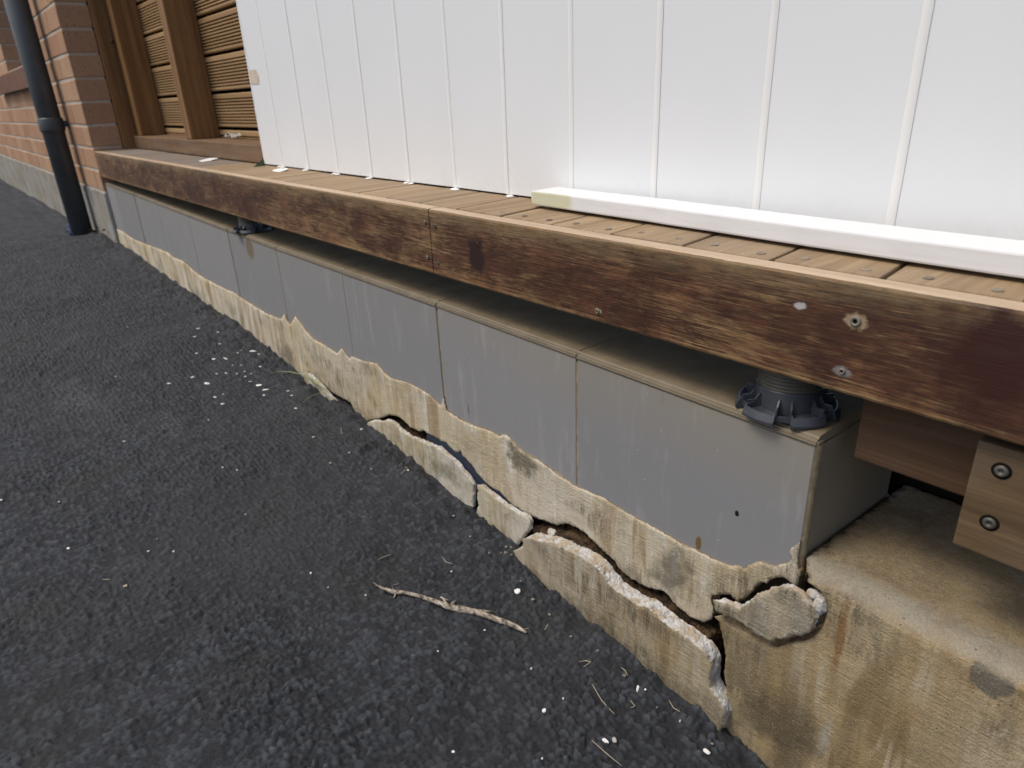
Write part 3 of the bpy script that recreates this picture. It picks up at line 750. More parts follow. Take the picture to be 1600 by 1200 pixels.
# painted batten on the deck
bt = []
BP = [(-.725, .107, .1450, .0145), (-.632, .0935, .136, .0180), (-.5275, .089, .1400, .0192), (-.337, .0790, .1340, .0190), (-.2304, .0745, .1270, .0190), (-.1424, .0725, .1230, .0190), (.05, .066, .117, .019), (.30, .056, .107, .019)]
m = MB(); vs = []; fs = []; K = 0
xs_ = [-.727, -.7245, -.719]+list(np.linspace(-.705, .30, 60))
for i, x in enumerate(xs_):
    y0 = np.interp(x, [b[0] for b in BP], [.0955, .0925, .089, .079, .0745, .0725, .066, .056]); y1 = y0+.049
    h = .0190; lift = .0032 if x < -.2 else .0032
    e = 0
    if i == 0: e = .0042
    elif i == 1: e = .0016
    r = .0022; q = fbm(x*20, 1, 1, 2)*.0003
    ring = [(y0+r+e, 0+e), (y0+.0006+e*.8, .0006+e), (y0+e*.6, r+e), (y0+e*.6, h-r-e*.2), (y0+.0006+e*.8, h-.0006-e*.3), (y0+r+e, h-e*.3), (y1-r-e, h-e*.3), (y1-e*.6, h-r-e*.3), (y1-e*.6, r+e), (y1-r-e, e)]
    vs += [(x, a, Zr(ZT+lift+b+q)) for a, b in ring]; n_ = len(ring)
for k in range(len(xs_)-1):
    for i in range(n_): j = (i+1) % n_; fs.append((k*n_+i, (k+1)*n_+i, (k+1)*n_+j, k*n_+j))
fs.append(tuple(range(n_))); fs.append(tuple(range((len(xs_)-1)*n_, len(xs_)*n_))[::-1])
m.add(vs, fs)
n = N('batten_white_paint')
o_ = n.xyz(); c = n.mix(n.ramp(n.noise(5, 3), [(.3, 0), (.7, .25)]), (.78, .785, .79), (.70, .70, .68))
gr_ = n.math('ADD', o_[0], n.math('MULTIPLY', n.math('SUBTRACT', n.noise(60, 3), .5), .02))
geo = n.t.nodes.new('ShaderNodeNewGeometry'); nn = n.xyz(geo.outputs['Normal'])
front = n.ramp(n.math('MULTIPLY', nn[1], -1.0), [(.5, 0), (.8, 1)])
green = n.math('MULTIPLY', n.ramp(n.math('SUBTRACT', n.math('MULTIPLY', gr_, -1.0), .0), [(.640, 0), (.652, 1)]), front)
c = n.mix(green, c, (.62, .62, .44))
c = n.mix(n.math('MULTIPLY', front, n.ramp(n.noise(1, 4, .6, n.map((12, 200, 200))), [(.5, 0), (.68, .25)])), c, (.62, .56, .48))
M_BT = n.out(c, .5, n.bump(n.noise(1, 3, .6, n.map((10, 260, 260))), .25, .0006), .4)
m.build('painted_batten', M_BT, None, label='long white painted timber batten lying on the deck boards against the white wall', cat='timber batten')

# ------------------------------------------------------------------ tiled plinth
random.seed(31)
tp = root0('tiled_plinth', 'grey tiled plinth wall with cracked yellow render base under the deck', 'plinth wall')
TY = .010
TJ = [-.2465, -.551, -.8545, -1.168, -1.4815, -1.7926, -2.1194, -2.4496, -2.7474, -3.0600, -3.216]
def ztile(x): return float(np.interp(x, [-3.23, -1.5, -.85, -.25], [-.2725, -.2955, -.2965, -.3015]))
top = [(170, 352), (180, 357), (191, 362), (208, 374), (228, 382), (245, 388), (262, 395), (270, 402), (287, 409), (303, 424), (319, 435), (344, 448), (369, 460), (375, 465), (400, 481), (420, 492), (436, 498), (441, 497), (444, 490), (448, 502), (453, 508), (458, 500), (461, 494), (469, 506), (478, 518), (487, 529), (498, 535), (509, 541.5), (526.5, 553), (531, 547), (534, 544), (538, 552), (542, 557), (547, 561), (549, 557), (558, 561), (570, 565.5), (580, 566), (589.5, 569), (599, 582), (607, 589), (615.5, 593), (635, 598), (645, 602), (654.5, 608), (671, 617.5), (680, 627), (687, 634), (690, 630), (692, 619), (694, 632), (697, 642), (711, 651), (726, 660), (745.5, 668), (755, 670), (765, 674), (774, 680), (780, 682.5), (784, 679), (789, 679), (795, 684), (801, 691), (808, 700), (817, 707), (828, 713), (840, 720), (850, 727), (859, 733), (872, 743), (885, 751), (893, 758), (902, 763), (912, 766), (924, 772), (936, 776), (947, 781), (959, 790), (975, 800), (1013, 821), (1040, 836), (1072, 854), (1095, 864), (1113, 874), (1128, 880), (1142.5, 886), (1152, 884), (1163, 888.5), (1172, 883), (1180, 879), (1189, 878), (1197, 880), (1203, 884), (1209, 886), (1220, 882), (1235, 876), (1236, 869), (1233, 862), (1236, 856), (1242, 852), (1252, 851), (1262, 850), (1263, 858), (1263, 868), (1269, 876)]
def ztbot(x):
    T_ = [onY(p, .0068) for p in top]; X_ = np.array([t[0] for t in T_]); Z_ = np.array([t[2] for t in T_])
    near_ = np.abs(X_-x) < (.16 if x < -.6 else .05); 
    if x > -.26: return -.4425
    return float(Z_[near_].min()-ZC-.006) if near_.any() else -.46
m = MB(); mg = MB()
for i in range(len(TJ)-1):
    b, a = TJ[i], TJ[i+1]; t = random.random()
    za, zb = Zr(ztile(a)-.0012), Zr(ztile(b)-.0012); zl = Zr(-.60); e = .0013 if i < 6 else .0025
    a_, b_ = a+e, b-e; r = .0012
    dy = random.uniform(-.0008, .0008)
    vs = []
    for (xx, zt2) in ((a_, za), (b_, zb)):
        s_ = 1 if xx == a_ else -1
        zl = Zr(ztbot(xx))
        vs += [(xx, TY+.01, zl), (xx, TY+r+dy, zl), (xx+s_*r, TY+dy, zl), (xx, TY+.01, zt2), (xx, TY+r+dy, zt2), (xx+s_*r, TY+dy, zt2-r)]
    front_ = (2, 8, 11, 5)
    if i == 0:
        base_ = len(vs); vs += [(xx, TY+dy, Zr(z)) for xx, z in ((-.33, -.492), (-.300, -.480), (-.272, -.456))]; front_ = (2, base_, base_+1, base_+2, 8, 11, 5)
    fs = [front_, (1, 2, 5, 4), (8, 7, 10, 11), (5, 11, 10, 4), (0, 1, 4, 3), (7, 6, 9, 10), (3, 4, 10, 9)]
    m.add(vs, fs, t)
    # coping tile with ribbed bullnose edge
    ck = []
    prof = [(.22, -.010), (.0102, -.0005), (.0087, .0005), (.0083, .0016), (.0098, .0022), (.0093, .0034), (.0112, .0040), (.0112, .0052), (.0135, .0060), (.0150, .0074), (.019, .0083), (.0205, .0078), (.022, .0083), (.0235, .0078), (.025, .0083), (.22, .0083)]
    vs = []; fs = []; n_ = len(prof)
    for xx in (a_, b_):
        for (y, z) in prof: vs.append((xx, y+dy, Zr(ztile(xx)+z)))
    for i2 in range(n_): j2 = (i2+1) % n_; fs.append((i2, n_+i2, n_+j2, j2))
    fs.append(tuple(range(n_))); fs.append(tuple(range(n_, 2*n_))[::-1])
    ck.append((vs, fs, t))
    for c_ in ck: m.add(*c_)
# return (end) face
xe = TJ[0]
m.box((xe-.010, .0165, Zr(-.475)), (xe, .20, Zr(-.3040)), bev=.0012)
m.build('tile_facing', M_TILE, tp)
for i, xx in enumerate(TJ[1:-1]):
    w_ = .0019 if i < 5 else .0035
    mg.box((xx-w_, TY+.0012, Zr(ztbot(xx)+.002)), (xx+w_, TY+.012, Zr(ztile(xx)-.002)))
    mg.box((xx-w_, .0125, Zr(ztile(xx)-.004)), (xx+w_, .215, Zr(ztile(xx)+.0068)))
# rounded corner trim strip between front and end face, worn and chipped
vs = []; fs = []; nz = 60
for k in range(nz+1):
    z = -.3015-.16*k/nz
    for i in range(7):
        th = math.radians(-100+100*i/6*1.15); r = .0062+fbm(z*120, i, 2, 3, .7)*.0012
        vs.append((xe-.0045+r*math.cos(th), TY+.0060+r*math.sin(th), Zr(z)))
for k in range(nz):
    for i in range(6): a = k*7+i; fs.append((a, a+7, a+8, a+1))
mg.add(vs, fs, smooth=True)
for a, b in zip(TJ[1:], TJ[:-1]):
    mg.box((a, TY+.0012, Zr((ztile(a)+ztile(b))/2-.0062)), (b, TY+.010, Zr((ztile(a)+ztile(b))/2+.0015)))
mg.build('grout', M_GROUT, tp)
m = MB(); m.box((-3.214, .052, Zr(-.74)), (-.262, .21, Zr(-.312)), mi=0); m.build('core', M_CORE, tp)
# the blue membrane sheet showing inside the open crack
m = MB(); vs = []; fs = []
CR = [onY(p, -.0065) for p in [(655, 684), (683, 695), (697, 705), (712, 718), (727, 736), (741, 754), (760, 764), (775, 775), (797, 790), (812, 798)]]
for k in range(41):
    x = CR[0][0]+(CR[-1][0]-CR[0][0])*k/40; zc = np.interp(x, [c[0] for c in CR], [c[2] for c in CR])
    for i in range(9):
        t = i/8; vs.append((x, .0062+.006*t+.0012*math.sin(k*.8)*t, zc-.016+.030*t))
for k in range(40):
    for i in range(8): a = k*9+i; fs.append((a, a+9, a+10, a+1))
m.add(vs, fs, smooth=True); m.build('membrane', M_MEMB, tp)

def spn(x): return .0030 if x > -1.3 else (.0045 if x > -2 else .008)
def uv(px, y): P = onY(px, y); return (float(P[0]), float(P[2]))
SY = .0068
rightb = [(1274, 884), (1276, 897), (1279, 909), (1278, 923)]
low = [(1270, 925), (1262, 922), (1255, 920), (1247, 917), (1240, 914), (1233, 911), (1229, 907), (1225, 904), (1218, 903), (1210, 904), (1203, 907), (1197, 913), (1192, 911), (1187, 912), (1178, 920), (1172.5, 928), (1168, 932), (1163, 937), (1155, 942), (1147, 937.5), (1143, 934), (1141, 930), (1130, 930), (1120, 931), (1112, 930), (1111, 940), (1114, 950), (1115, 958), (1112, 966), (1105, 971), (1097, 973), (1089, 969), (1080, 966), (1072, 961), (1062, 952), (1051, 942), (1045, 932), (1038, 926), (1030, 922), (1022, 921), (1013, 919), (1001, 914), (988, 907), (977, 899), (967.5, 890), (960, 878), (953, 871), (947, 866), (936, 856), (926, 846), (917, 836), (905, 828), (896, 823), (884, 819), (872, 821), (864, 819), (855, 816), (844, 812), (834, 809), (822, 804), (812, 797), (797.5, 788), (790, 779), (781, 769), (773, 765), (765, 760), (757, 753), (752, 747), (745, 740), (739, 731), (733, 724), (726, 715), (722, 713), (720, 705), (715, 708), (710, 706), (703, 699), (697, 692), (688, 689), (677, 682), (668, 678), (661, 673), (654, 674), (645, 670), (640, 668), (635, 662), (625, 653), (617, 650), (609, 648), (600, 652), (590, 655), (580, 657), (570, 659), (562, 653), (554, 641), (547, 629), (535, 623), (524.5, 617), (514, 610), (505, 602), (492, 590), (480, 580)]
poly = [uv(p, SY) for p in top+rightb+low]
poly = [(min(u, -.2482), v) if v > Zr(-.436) else (min(u, -.2440), v) for u, v in poly]
b0 = poly[-1]
poly += [(b0[0]-.01, Zr(-.74)), (-3.213, Zr(-.74)), (-3.213, Zr(-.42))]
MBED = [(830, 815), (845, 822), (864, 827), (884, 827), (904, 837), (924, 853), (945, 874), (964, 897), (985, 915), (1010, 927), (1030, 932), (1045, 945), (1060, 960), (1078, 975), (1096, 983), (1108, 985), (1108, 1060), (1000, 1040), (900, 940), (835, 880)]
MBED2 = [(585, 662), (596, 659), (609, 656), (618, 660), (630, 670), (640, 678), (655, 684), (668, 688), (686, 700), (680, 730), (640, 710), (590, 680)]
def plane(y0, tz=0.0, z0=0.0, tx=0.0, x0=0.0):
    """front plane at y0, leaning out by tz per metre of height above z0"""
    return lambda u, v, d: (u, y0 + tz*(v-z0) + tx*(u-x0) + d, v)
slab('render_coat', poly, plane(SY), .016, spn, [M_STRIP, M_BRK_B], seed=3, jit=.0020, amp=.0014, chip=.0014, parent=tp, rings=4, nf=25)

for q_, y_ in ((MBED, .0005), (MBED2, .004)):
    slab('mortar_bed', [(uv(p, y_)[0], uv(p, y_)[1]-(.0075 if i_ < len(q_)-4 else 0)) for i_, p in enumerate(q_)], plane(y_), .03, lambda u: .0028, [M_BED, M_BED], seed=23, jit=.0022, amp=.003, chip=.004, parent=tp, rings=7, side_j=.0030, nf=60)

# ------------------------------------------------------------------ broken plates of render leaning off the base
def chunk(name, px, y0, thick, mats, seed, label, tz=0.0, tx=0.0, sp=.0026, jit=.0021, amp=.0020, chip=.0011, group=None, cat='render slab', nf=40, rings=5, side_j=.0018, below=None):
    pts = [uv(p, y0) for p in px]
    if below: pts = pts + [(uv(p, y0)[0], uv(p, y0)[1]) for p in below]
    z0 = min(p[1] for p in pts); x0 = sum(p[0] for p in pts)/len(pts)
    return slab(name, pts, plane(y0, tz, z0, tx, x0), thick, lambda u: sp, mats, seed=seed, jit=jit, amp=amp, chip=chip, rings=rings, nf=nf, side_j=side_j, label=label, cat=cat, group=group)
chunk('render_slab', [(574, 660), (582, 657), (596, 659), (603, 656), (609, 657), (615, 661), (622, 669), (632, 677), (643, 683), (655, 688), (668, 693), (683, 699), (697, 709), (712, 723), (727, 741), (737, 753), (741, 758), (739, 766), (740, 774), (737, 783), (739, 793), (734, 801), (737, 812), (734, 850), (680, 800), (620, 740), (572, 690)],
      -.0025, .0065, [M_SLABP, M_BRK_W], 7, 'long thin pale render slab with white top edge, leftmost below the crack', group='broken render slabs along the wall base')
chunk('render_slab', [(743, 758), (750, 760), (760, 768), (775, 779), (790, 789), (797, 793), (808, 800), (820, 804), (829, 809), (832, 816), (830, 824), (822, 833), (815, 843), (808, 851), (801, 854), (790, 853), (784, 856), (776, 850), (770, 870), (742, 850), (740, 818), (742, 800), (745, 790), (742, 778), (745, 768)],
      -.0035, .0075, [M_SLABP, M_BRK_W], 8, 'short stained render slab between the long thin slab and the big yellow slab', group='broken render slabs along the wall base', tx=-.05)
chunk('render_slab', [(795, 869), (801, 861), (809, 858), (817, 854), (815, 844), (822, 840), (832, 842), (842, 846), (859, 848), (868, 853), (876, 855), (892, 863), (909, 872), (926, 882), (934, 890), (940, 897), (951, 913), (963, 925), (980, 935), (997, 947), (1006, 948), (1013, 951), (1030, 967), (1047, 981), (1063, 992), (1076, 1000), (1092, 1012), (1105, 1025), (1111, 1042), (1109, 1058), (1107, 1075), (1117, 1087), (1125, 1097), (1132, 1110), (1132, 1123), (1128, 1136), (1124, 1146), (1112, 1180), (1000, 1110), (900, 1010), (820, 920), (797, 885)],
      -.021, .0205, [M_SLABR, M_BRK_W], 9, 'largest broken yellow render slab with thick white top edge, leaning out over the asphalt', group='broken render slabs along the wall base', rings=9, side_j=.0018, amp=.002, chip=.0010)
chunk('render_chunk', [(1112, 938), (1123, 942), (1135, 943), (1147, 950), (1155, 953), (1163, 947), (1173, 938), (1183, 929), (1193, 926), (1200, 928), (1207, 921), (1218, 918), (1230, 920), (1240, 924), (1250, 931), (1260, 941), (1268, 950), (1274, 958), (1277, 968), (1271, 975), (1268, 985), (1262, 992), (1253, 995), (1240, 994), (1233, 998), (1223, 1000), (1212, 1000), (1208, 1005), (1197, 1000), (1183, 993), (1167, 982), (1155, 975), (1143, 968), (1132, 967), (1125, 960), (1117, 959)],
      -.0160, .0095, [M_CHUNK, M_BRK_W], 12, 'loose grey render lump wedged in the crack below the tile corner', cat='render chunk', amp=.0022, chip=.0028, rings=6, side_j=.0022)
def pebble(px, y, r, sq, mat, label, seed, cat='rubble lump'):
    P = onY(px, y); m = MB(); rs = random.Random(seed)
    import bmesh
    bm = bmesh.new(); bmesh.ops.create_icosphere(bm, subdivisions=4, radius=1)
    vs = []
    for v in bm.verts:
        d = v.co.normalized(); q = 1+.28*fbm(d.x*1.6+seed, d.y*1.6, d.z*1.6, 2)+.10*fbm(d.x*6, d.y*6, d.z*6+seed, 3)
        vs.append((P[0]+d.x*r*q*sq[0], P[1]+d.y*r*q*sq[1], P[2]+d.z*r*q*sq[2]))
    fs = [tuple(v.index for v in f.verts) for f in bm.faces]; bm.free()
    m.add(vs, fs, smooth=True)
    return m.build('rubble_lump', mat, None, label=label, cat=cat)
pebble((1273, 929), -.004, .0058, (1.3, .9, .8), M_BRK_W, 'small white mortar lump at the top right of the crack', 1)
pebble((1282, 945), -.004, .0085, (.8, .9, 1.25), M_BRK_W, 'taller pale mortar lump beside the grey render lump', 2)
pebble((863, 832), .004, .0060, (1.5, .9, .8), M_SLABP, 'small cream mortar lump in the crack above the big slab', 3)
# pale sliver at the grass tuft
chunk('render_sliver', [(474, 584), (479, 581), (486, 588), (496, 598), (508, 611), (519, 622), (528, 634), (527, 645), (500, 625), (478, 604)], -.004, .007, [M_SLABP, M_BRK_W], 14, 'narrow pale render sliver at the asphalt edge under the grass blades', cat='render sliver', sp=.005)

# ------------------------------------------------------------------ low footing at the right
FY = -.008; SZ = Zr(-.432)
def footmap(u, v, d):
    """v is a running length: up the front, round the lip, back over the top"""
    L1 = .020; L2 = .22
    if v <= SZ:
        return (u, FY+d+.02*(SZ-v)*0, v)
    s_ = v-SZ; d = d - .0045*fbm(u*38, v*38, 4.4, 3, .6)*math.exp(-((s_-.010)/.016)**2)
    if s_ <= .034:
        t = s_/.034; th = t*math.radians(78)
        r = .026; y = FY + r*(1-math.cos(th)); z = SZ + r*.42*math.sin(th)
        ny, nz = -math.cos(th), math.sin(th)
        return (u, y-ny*d, z-nz*d)
    y0 = FY+.026*(1-math.cos(math.radians(78))); z0 = SZ+.026*.42*math.sin(math.radians(78)); q = s_-.034
    return (u, y0+q, z0-.065*q - d)
fl = [(1115, 964), (1122, 972), (1129, 1000), (1133, 1025), (1130, 1054), (1134, 1075), (1132, 1100), (1130, 1129), (1131, 1146), (1131, 1165)]
fpoly = [uv(p, FY) for p in fl]
fpoly += [(fpoly[-1][0], Zr(-.76)), (.30, Zr(-.76)), (.30, SZ+.26), (-.2440, SZ+.26), (-.2440, SZ+.05), (-.2425, SZ+.035), (-.2310, SZ+.012), (-.2290, SZ)]
fpoly += [uv(p, FY) for p in [(1281, 925), (1289, 940), (1292, 955), (1288, 970), (1281, 985), (1270, 997), (1262, 1000), (1250, 1003), (1236, 1005), (1226, 1008), (1212, 1012), (1198, 1010), (1183, 1003), (1165, 992), (1150, 983), (1137, 977), (1127, 968)]]
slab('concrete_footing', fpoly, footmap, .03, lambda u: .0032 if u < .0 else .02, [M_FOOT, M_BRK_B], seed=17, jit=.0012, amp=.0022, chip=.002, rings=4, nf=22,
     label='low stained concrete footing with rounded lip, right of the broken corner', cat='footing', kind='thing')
# inside of the footing behind the crack: dark mass
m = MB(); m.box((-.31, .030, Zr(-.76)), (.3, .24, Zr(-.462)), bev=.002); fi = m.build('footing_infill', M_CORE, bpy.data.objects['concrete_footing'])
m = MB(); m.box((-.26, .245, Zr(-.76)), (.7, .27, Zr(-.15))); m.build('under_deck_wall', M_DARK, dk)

# ------------------------------------------------------------------ pedestals under the deck
def pedestal(loc, label, s=1.0):
    rt = empty('deck_pedestal', loc, label, 'deck pedestal', 'plastic pedestals carrying the deck')
    L = Vector(loc)
    # base plate in four lobed segments with upstand ribs
    m = MB()
    m.lathe(L, [(.0, .0), (.0385, .0), (.0385, .003), (.0, .003)], 40)
    A0 = -65
    for k in range(6):
        c0 = A0+60*k
        a0 = math.radians(c0+10); a1 = math.radians(c0+50)
        m.lathe(L, [(.036, .0), (.0590, .0), (.0600, .0006), (.0600, .0030), (.0560, .0098), (.0545, .0098), (.0500, .0066), (.0370, .0070)], 10, a0, a1, smooth=False)
        for a in (a0, a1):
            d = Vector((math.cos(a), math.sin(a), 0)); t = Vector((-d.y, d.x, 0))*.0010
            q = [L+d*.034, L+d*.0598, L+d*.0595+Vector((0, 0, .0045)), L+d*.0550+Vector((0, 0, .0115)), L+d*.0470+Vector((0, 0, .0125)), L+d*.0400+Vector((0, 0, .0200)), L+d*.034+Vector((0, 0, .0235))]
            n7 = len(q); vv = [p-t for p in q]+[p+t for p in q]
            m.add(vv, [tuple(range(n7)), tuple(range(2*n7-1, n7-1, -1))]+[(i, i+n7, (i+1) % n7+n7, (i+1) % n7) for i in range(n7)])
        # upright clip bridging each gap between two skirt lobes
        am = math.radians(c0); d = Vector((math.cos(am), math.sin(am), 0)); t = Vector((-d.y, d.x, 0))
        for (r0_, r1_, zb_, zt2_, hw) in ((.0495, .0520, .0030, .0085, .0088), (.0370, .0500, .0028, .0042, .0085)):
            q = [L+d*r0_+t*hw, L+d*r1_+t*hw, L+d*r1_-t*hw, L+d*r0_-t*hw]
            m.add([p+Vector((0, 0, zb_)) for p in q]+[p+Vector((0, 0, zt2_)) for p in q], [(0, 3, 2, 1), (4, 5, 6, 7), (0, 1, 5, 4), (1, 2, 6, 5), (2, 3, 7, 6), (3, 0, 4, 7)])
        for sg in (-1, 1):
            q = [L+d*.0370+t*sg*.0085, L+d*.0530+t*sg*.0085, L+d*.0530+t*sg*.0070, L+d*.0370+t*sg*.0070]
            m.add([p+Vector((0, 0, .0030)) for p in q]+[p+Vector((0, 0, .0150)) for p in q], [(0, 3, 2, 1), (4, 5, 6, 7), (0, 1, 5, 4), (1, 2, 6, 5), (2, 3, 7, 6), (3, 0, 4, 7)])
    m.lathe(L, [(.0375, .0), (.0375, .0262), (.0370, .0275), (.033, .0275)], 48)
    m.build('base', M_PED, rt)
    m = MB(); prof = []
    z = .0270
    while z < .0520: prof += [(.0350, z), (.0366, z+.0011), (.0366, z+.0019), (.0350, z+.0030)]; z += .0036
    prof += [(.0372, z), (.0372, z+.003), (.034, z+.003), (.032, z+.0005), (.0, z+.0005)]
    m.lathe(L, prof, 56); m.build('threaded_ring', M_THREAD, rt)
    for ch in rt.children: ch.scale = (.80, .80, .98)
    return rt
zp = Zr(ztile(-.3)+.0086)
pedestal((-.2985, .0455, zp), 'blue-grey plastic deck pedestal on the tile corner under the edge board')
zp2 = Zr(ztile(-1.72)+.0086)
p2 = pedestal((-1.700, .043, zp2), 'far small-looking grey pedestal in the gap half way along the tiled plinth')
p2.scale = (1, 1, .80)

# ------------------------------------------------------------------ small things
random.seed(77)
# stick
def gp(px, l=.003): return on_ground(px, l)
st = MB()
path = [(586, 912), (596, 919), (612, 924), (630, 925), (655, 931), (680, 939), (700, 947), (722, 951), (745, 957), (770, 965), (795, 974), (810, 981), (823, 989)]
rad = [.0005, .0018, .0031, .0027, .0027, .0031, .0041, .0049, .0043, .0039, .0035, .0030, .0020]
pp = [gp(p, .0035 if 0 < i < 12 else .002) for i, p in enumerate(path)]
pts = []; rr = []
for i in range(len(pp)-1):
    for k in range(4):
        t = k/4; pts.append(pp[i].lerp(pp[i+1], t)); r_ = rad[i]*(1-t)+rad[i+1]*t; rr.append(r_*(1+.22*fbm(i+t*3, 1, 1, 2)))
pts.append(pp[-1]); rr.append(rad[-1])
zs = np.convolve([p.z for p in pts], np.ones(7)/7, 'same'); 
for i, p in enumerate(pts):
    if 3 < i < len(pts)-4: p.z = zs[i]
    p.z += fbm(i*.7, 0, 0, 2)*.0008
st.tube(pts, rr, 12)
def twig(a, b, r0, r1, lift=.006, mb=st, n=5, bend=.002):
    A, B = gp(a, lift), gp(b, lift*.7); P = [A.lerp(B, i/n)+Vector((fbm(i, a[0], 0, 2), fbm(i, a[1], 5, 2), .5*fbm(i, a[0], 9, 2)))*bend for i in range(n+1)]
    mb.tube(P, [r0+(r1-r0)*i/n for i in range(n+1)], 7)
twig((700, 946), (690, 932), .0022, .0012, .005); twig((706, 945), (712, 937), .0020, .001, .005); twig((700, 940), (688, 934), .0012, .0008, .007)
twig((720, 951), (770, 956), .0020, .0014, .0060); twig((617, 925), (612, 913), .0009, .0004, .004); twig((612, 913), (622, 911), .0005, .0003, .004)
twig((619, 925), (615, 931), .0012, .0010, .003); twig((595, 919), (583, 909), .0009, .0003, .003); twig((815, 984), (826, 984), .0010, .0005, .003)
st.build('stick', M_STICK, None, label='weathered grey broken stick lying on the asphalt', cat='stick')

def chip(px, r, asp=1.5, mat=M_CHIP, label=None, group='white paint chips on the asphalt', name='paint_chip', cat='paint chip', P=None, ang=None, th=.0008):
    P = P or on_ground(px, -.0004); ang = random.uniform(0, 3.14) if ang is None else ang; k = random.randint(7, 10); vs = []; tilt = Vector((random.uniform(-.15, .15), random.uniform(-.15, .15)))
    for s_ in (0, 1):
        for i in range(k):
            a = 2*math.pi*i/k+random.uniform(-.2, .2) if s_ == 0 else None
            if s_ == 0: q = random.uniform(.65, 1.2); x = math.cos(a)*r*q*math.sqrt(asp); y = math.sin(a)*r*q/math.sqrt(asp); vs.append([x*math.cos(ang)-y*math.sin(ang), x*math.sin(ang)+y*math.cos(ang), 0])
            else: b = vs[i]; vs.append([b[0]*.88, b[1]*.88, th*(1+random.uniform(-.2, .5))])
    m = MB(); m.add([(x, y, z+x*tilt.x+y*tilt.y+th*.8) for x, y, z in vs], [tuple(range(k))[::-1], tuple(range(k, 2*k))]+[(i, (i+1) % k, k+(i+1) % k, k+i) for i in range(k)])
    o = m.build(name, mat, None, label=label, cat=cat, group=group); o.location = P
    return o
chip((808, 927), .0046, 1.1, label='largest rounded white paint chip beside the tip of the stick', th=.0012)
chip((850, 1111), .0028, 1.0, label='round white chip on the asphalt below the stick')
chip((996, 1078), .0033, 2.4, label='narrow white chip near the big slab bottom edge', ang=2.0)
chip((1103, 1176), .0036, 2.0, label='oblong white chip near the bottom of the big slab and footing', ang=.1)
chip((945, 1157), .0030, 2.6, label='thin white flake at the bottom of the picture beside a grey flake', ang=.2)
chip((960, 1157), .0030, 1.3, mat=M_CHIPG, label='small grey flake at the bottom of the picture beside a thin white flake')
chip((830, 1042), .0018, 1, mat=M_CHIPG, label='small tan grain between the stick and the round chip')
chip((708, 1173), .0018, 1.2, label='small white chip at the bottom edge left of the grey flake')
chip((195, 913), .0032, 1.1, mat=M_STRAW, label='tan pebble flake on the asphalt at the lower left')
chip((107, 857), .0026, 1.9, label='lone small white chip at the far left of the asphalt')
cl = [(344, 539, 3), (333, 559, 5), (352, 559.5, 5.5), (397, 553, 8), (371, 553, 3.5), (376, 548, 3), (307, 552, 3.5), (300, 587, 7), (323, 597, 9), (262, 597, 6), (404, 601, 9.5), (414, 608, 8), (407, 573.5, 5), (382, 580, 3), (383, 587, 4), (376, 568, 3), (363, 569, 2.5), (353, 582, 4), (392, 584, 2.5), (370, 584, 2.5), (335, 619, 6), (347, 629, 5), (412, 616, 4), (450, 609, 4), (455, 617.5, 4), (462, 638, 4.5), (181, 588, 3), (198, 509, 2.5), (194, 689, 4), (391, 595, 4), (338, 582, 3), (349, 615, 3), (325, 654, 2.5), (341, 523, 3), (310, 515, 5), (304, 527, 4), (405, 556, 3)]
for i, (x, y, s_) in enumerate(cl):
    P = on_ground((x, y)); d = (Vector(CAM)-P).length
    big_lab = {(404, 601): 'largest white flake in the scatter on the asphalt, nearest the grass blades', (414, 608): 'long pale flake just below the largest flake of the scatter', (323, 597): 'big oval white flake at the lower left of the scatter', (300, 587): 'oval white flake left of the big oval one in the scatter', (397, 553): 'bright white flake at the top right of the scatter by the plinth'}
    chip((x, y), s_*.47*d/1065, 2.2, th=.0004, label=big_lab.get((x, y), 'small white paint chip in the scatter on the asphalt beside the far plinth'), P=P+Vector((0, 0, -.0006)), ang=random.uniform(.3, 1.0))
for (x, y, s_) in [(565, 675, 3.5), (490, 684, 4), (546, 707, 3.5), (516, 723, 3.5), (580, 733.5, 2.5), (638, 740, 3), (709, 809, 3), (571, 928, 4), (349, 734, 2.5), (371, 737, 2.5), (383, 801, 2), (485, 893, 3), (512, 915, 3), (231, 858, 3), (245, 841, 2), (705, 890, 2.5), (757, 979, 3), (735, 844, 2.5), (684, 1014, 2.5), (1062, 1131, 3), (880, 1095, 2.5), (847, 1183, 3), (93, 787, 2), (3, 785, 3), (270, 858, 2.5), (1008, 1082, 3)]:
    P = on_ground((x, y)); d = (Vector(CAM)-P).length
    chip((x, y), s_*.5*d/1065*1.15, 1.3, mat=random.choice([M_CHIP, M_CHIP, M_CHIPG]), label='tiny pale speck of paint or grit scattered over the open asphalt', group='pale specks scattered over the asphalt', name='paint_speck', P=P+Vector((0, 0, -.0004)))
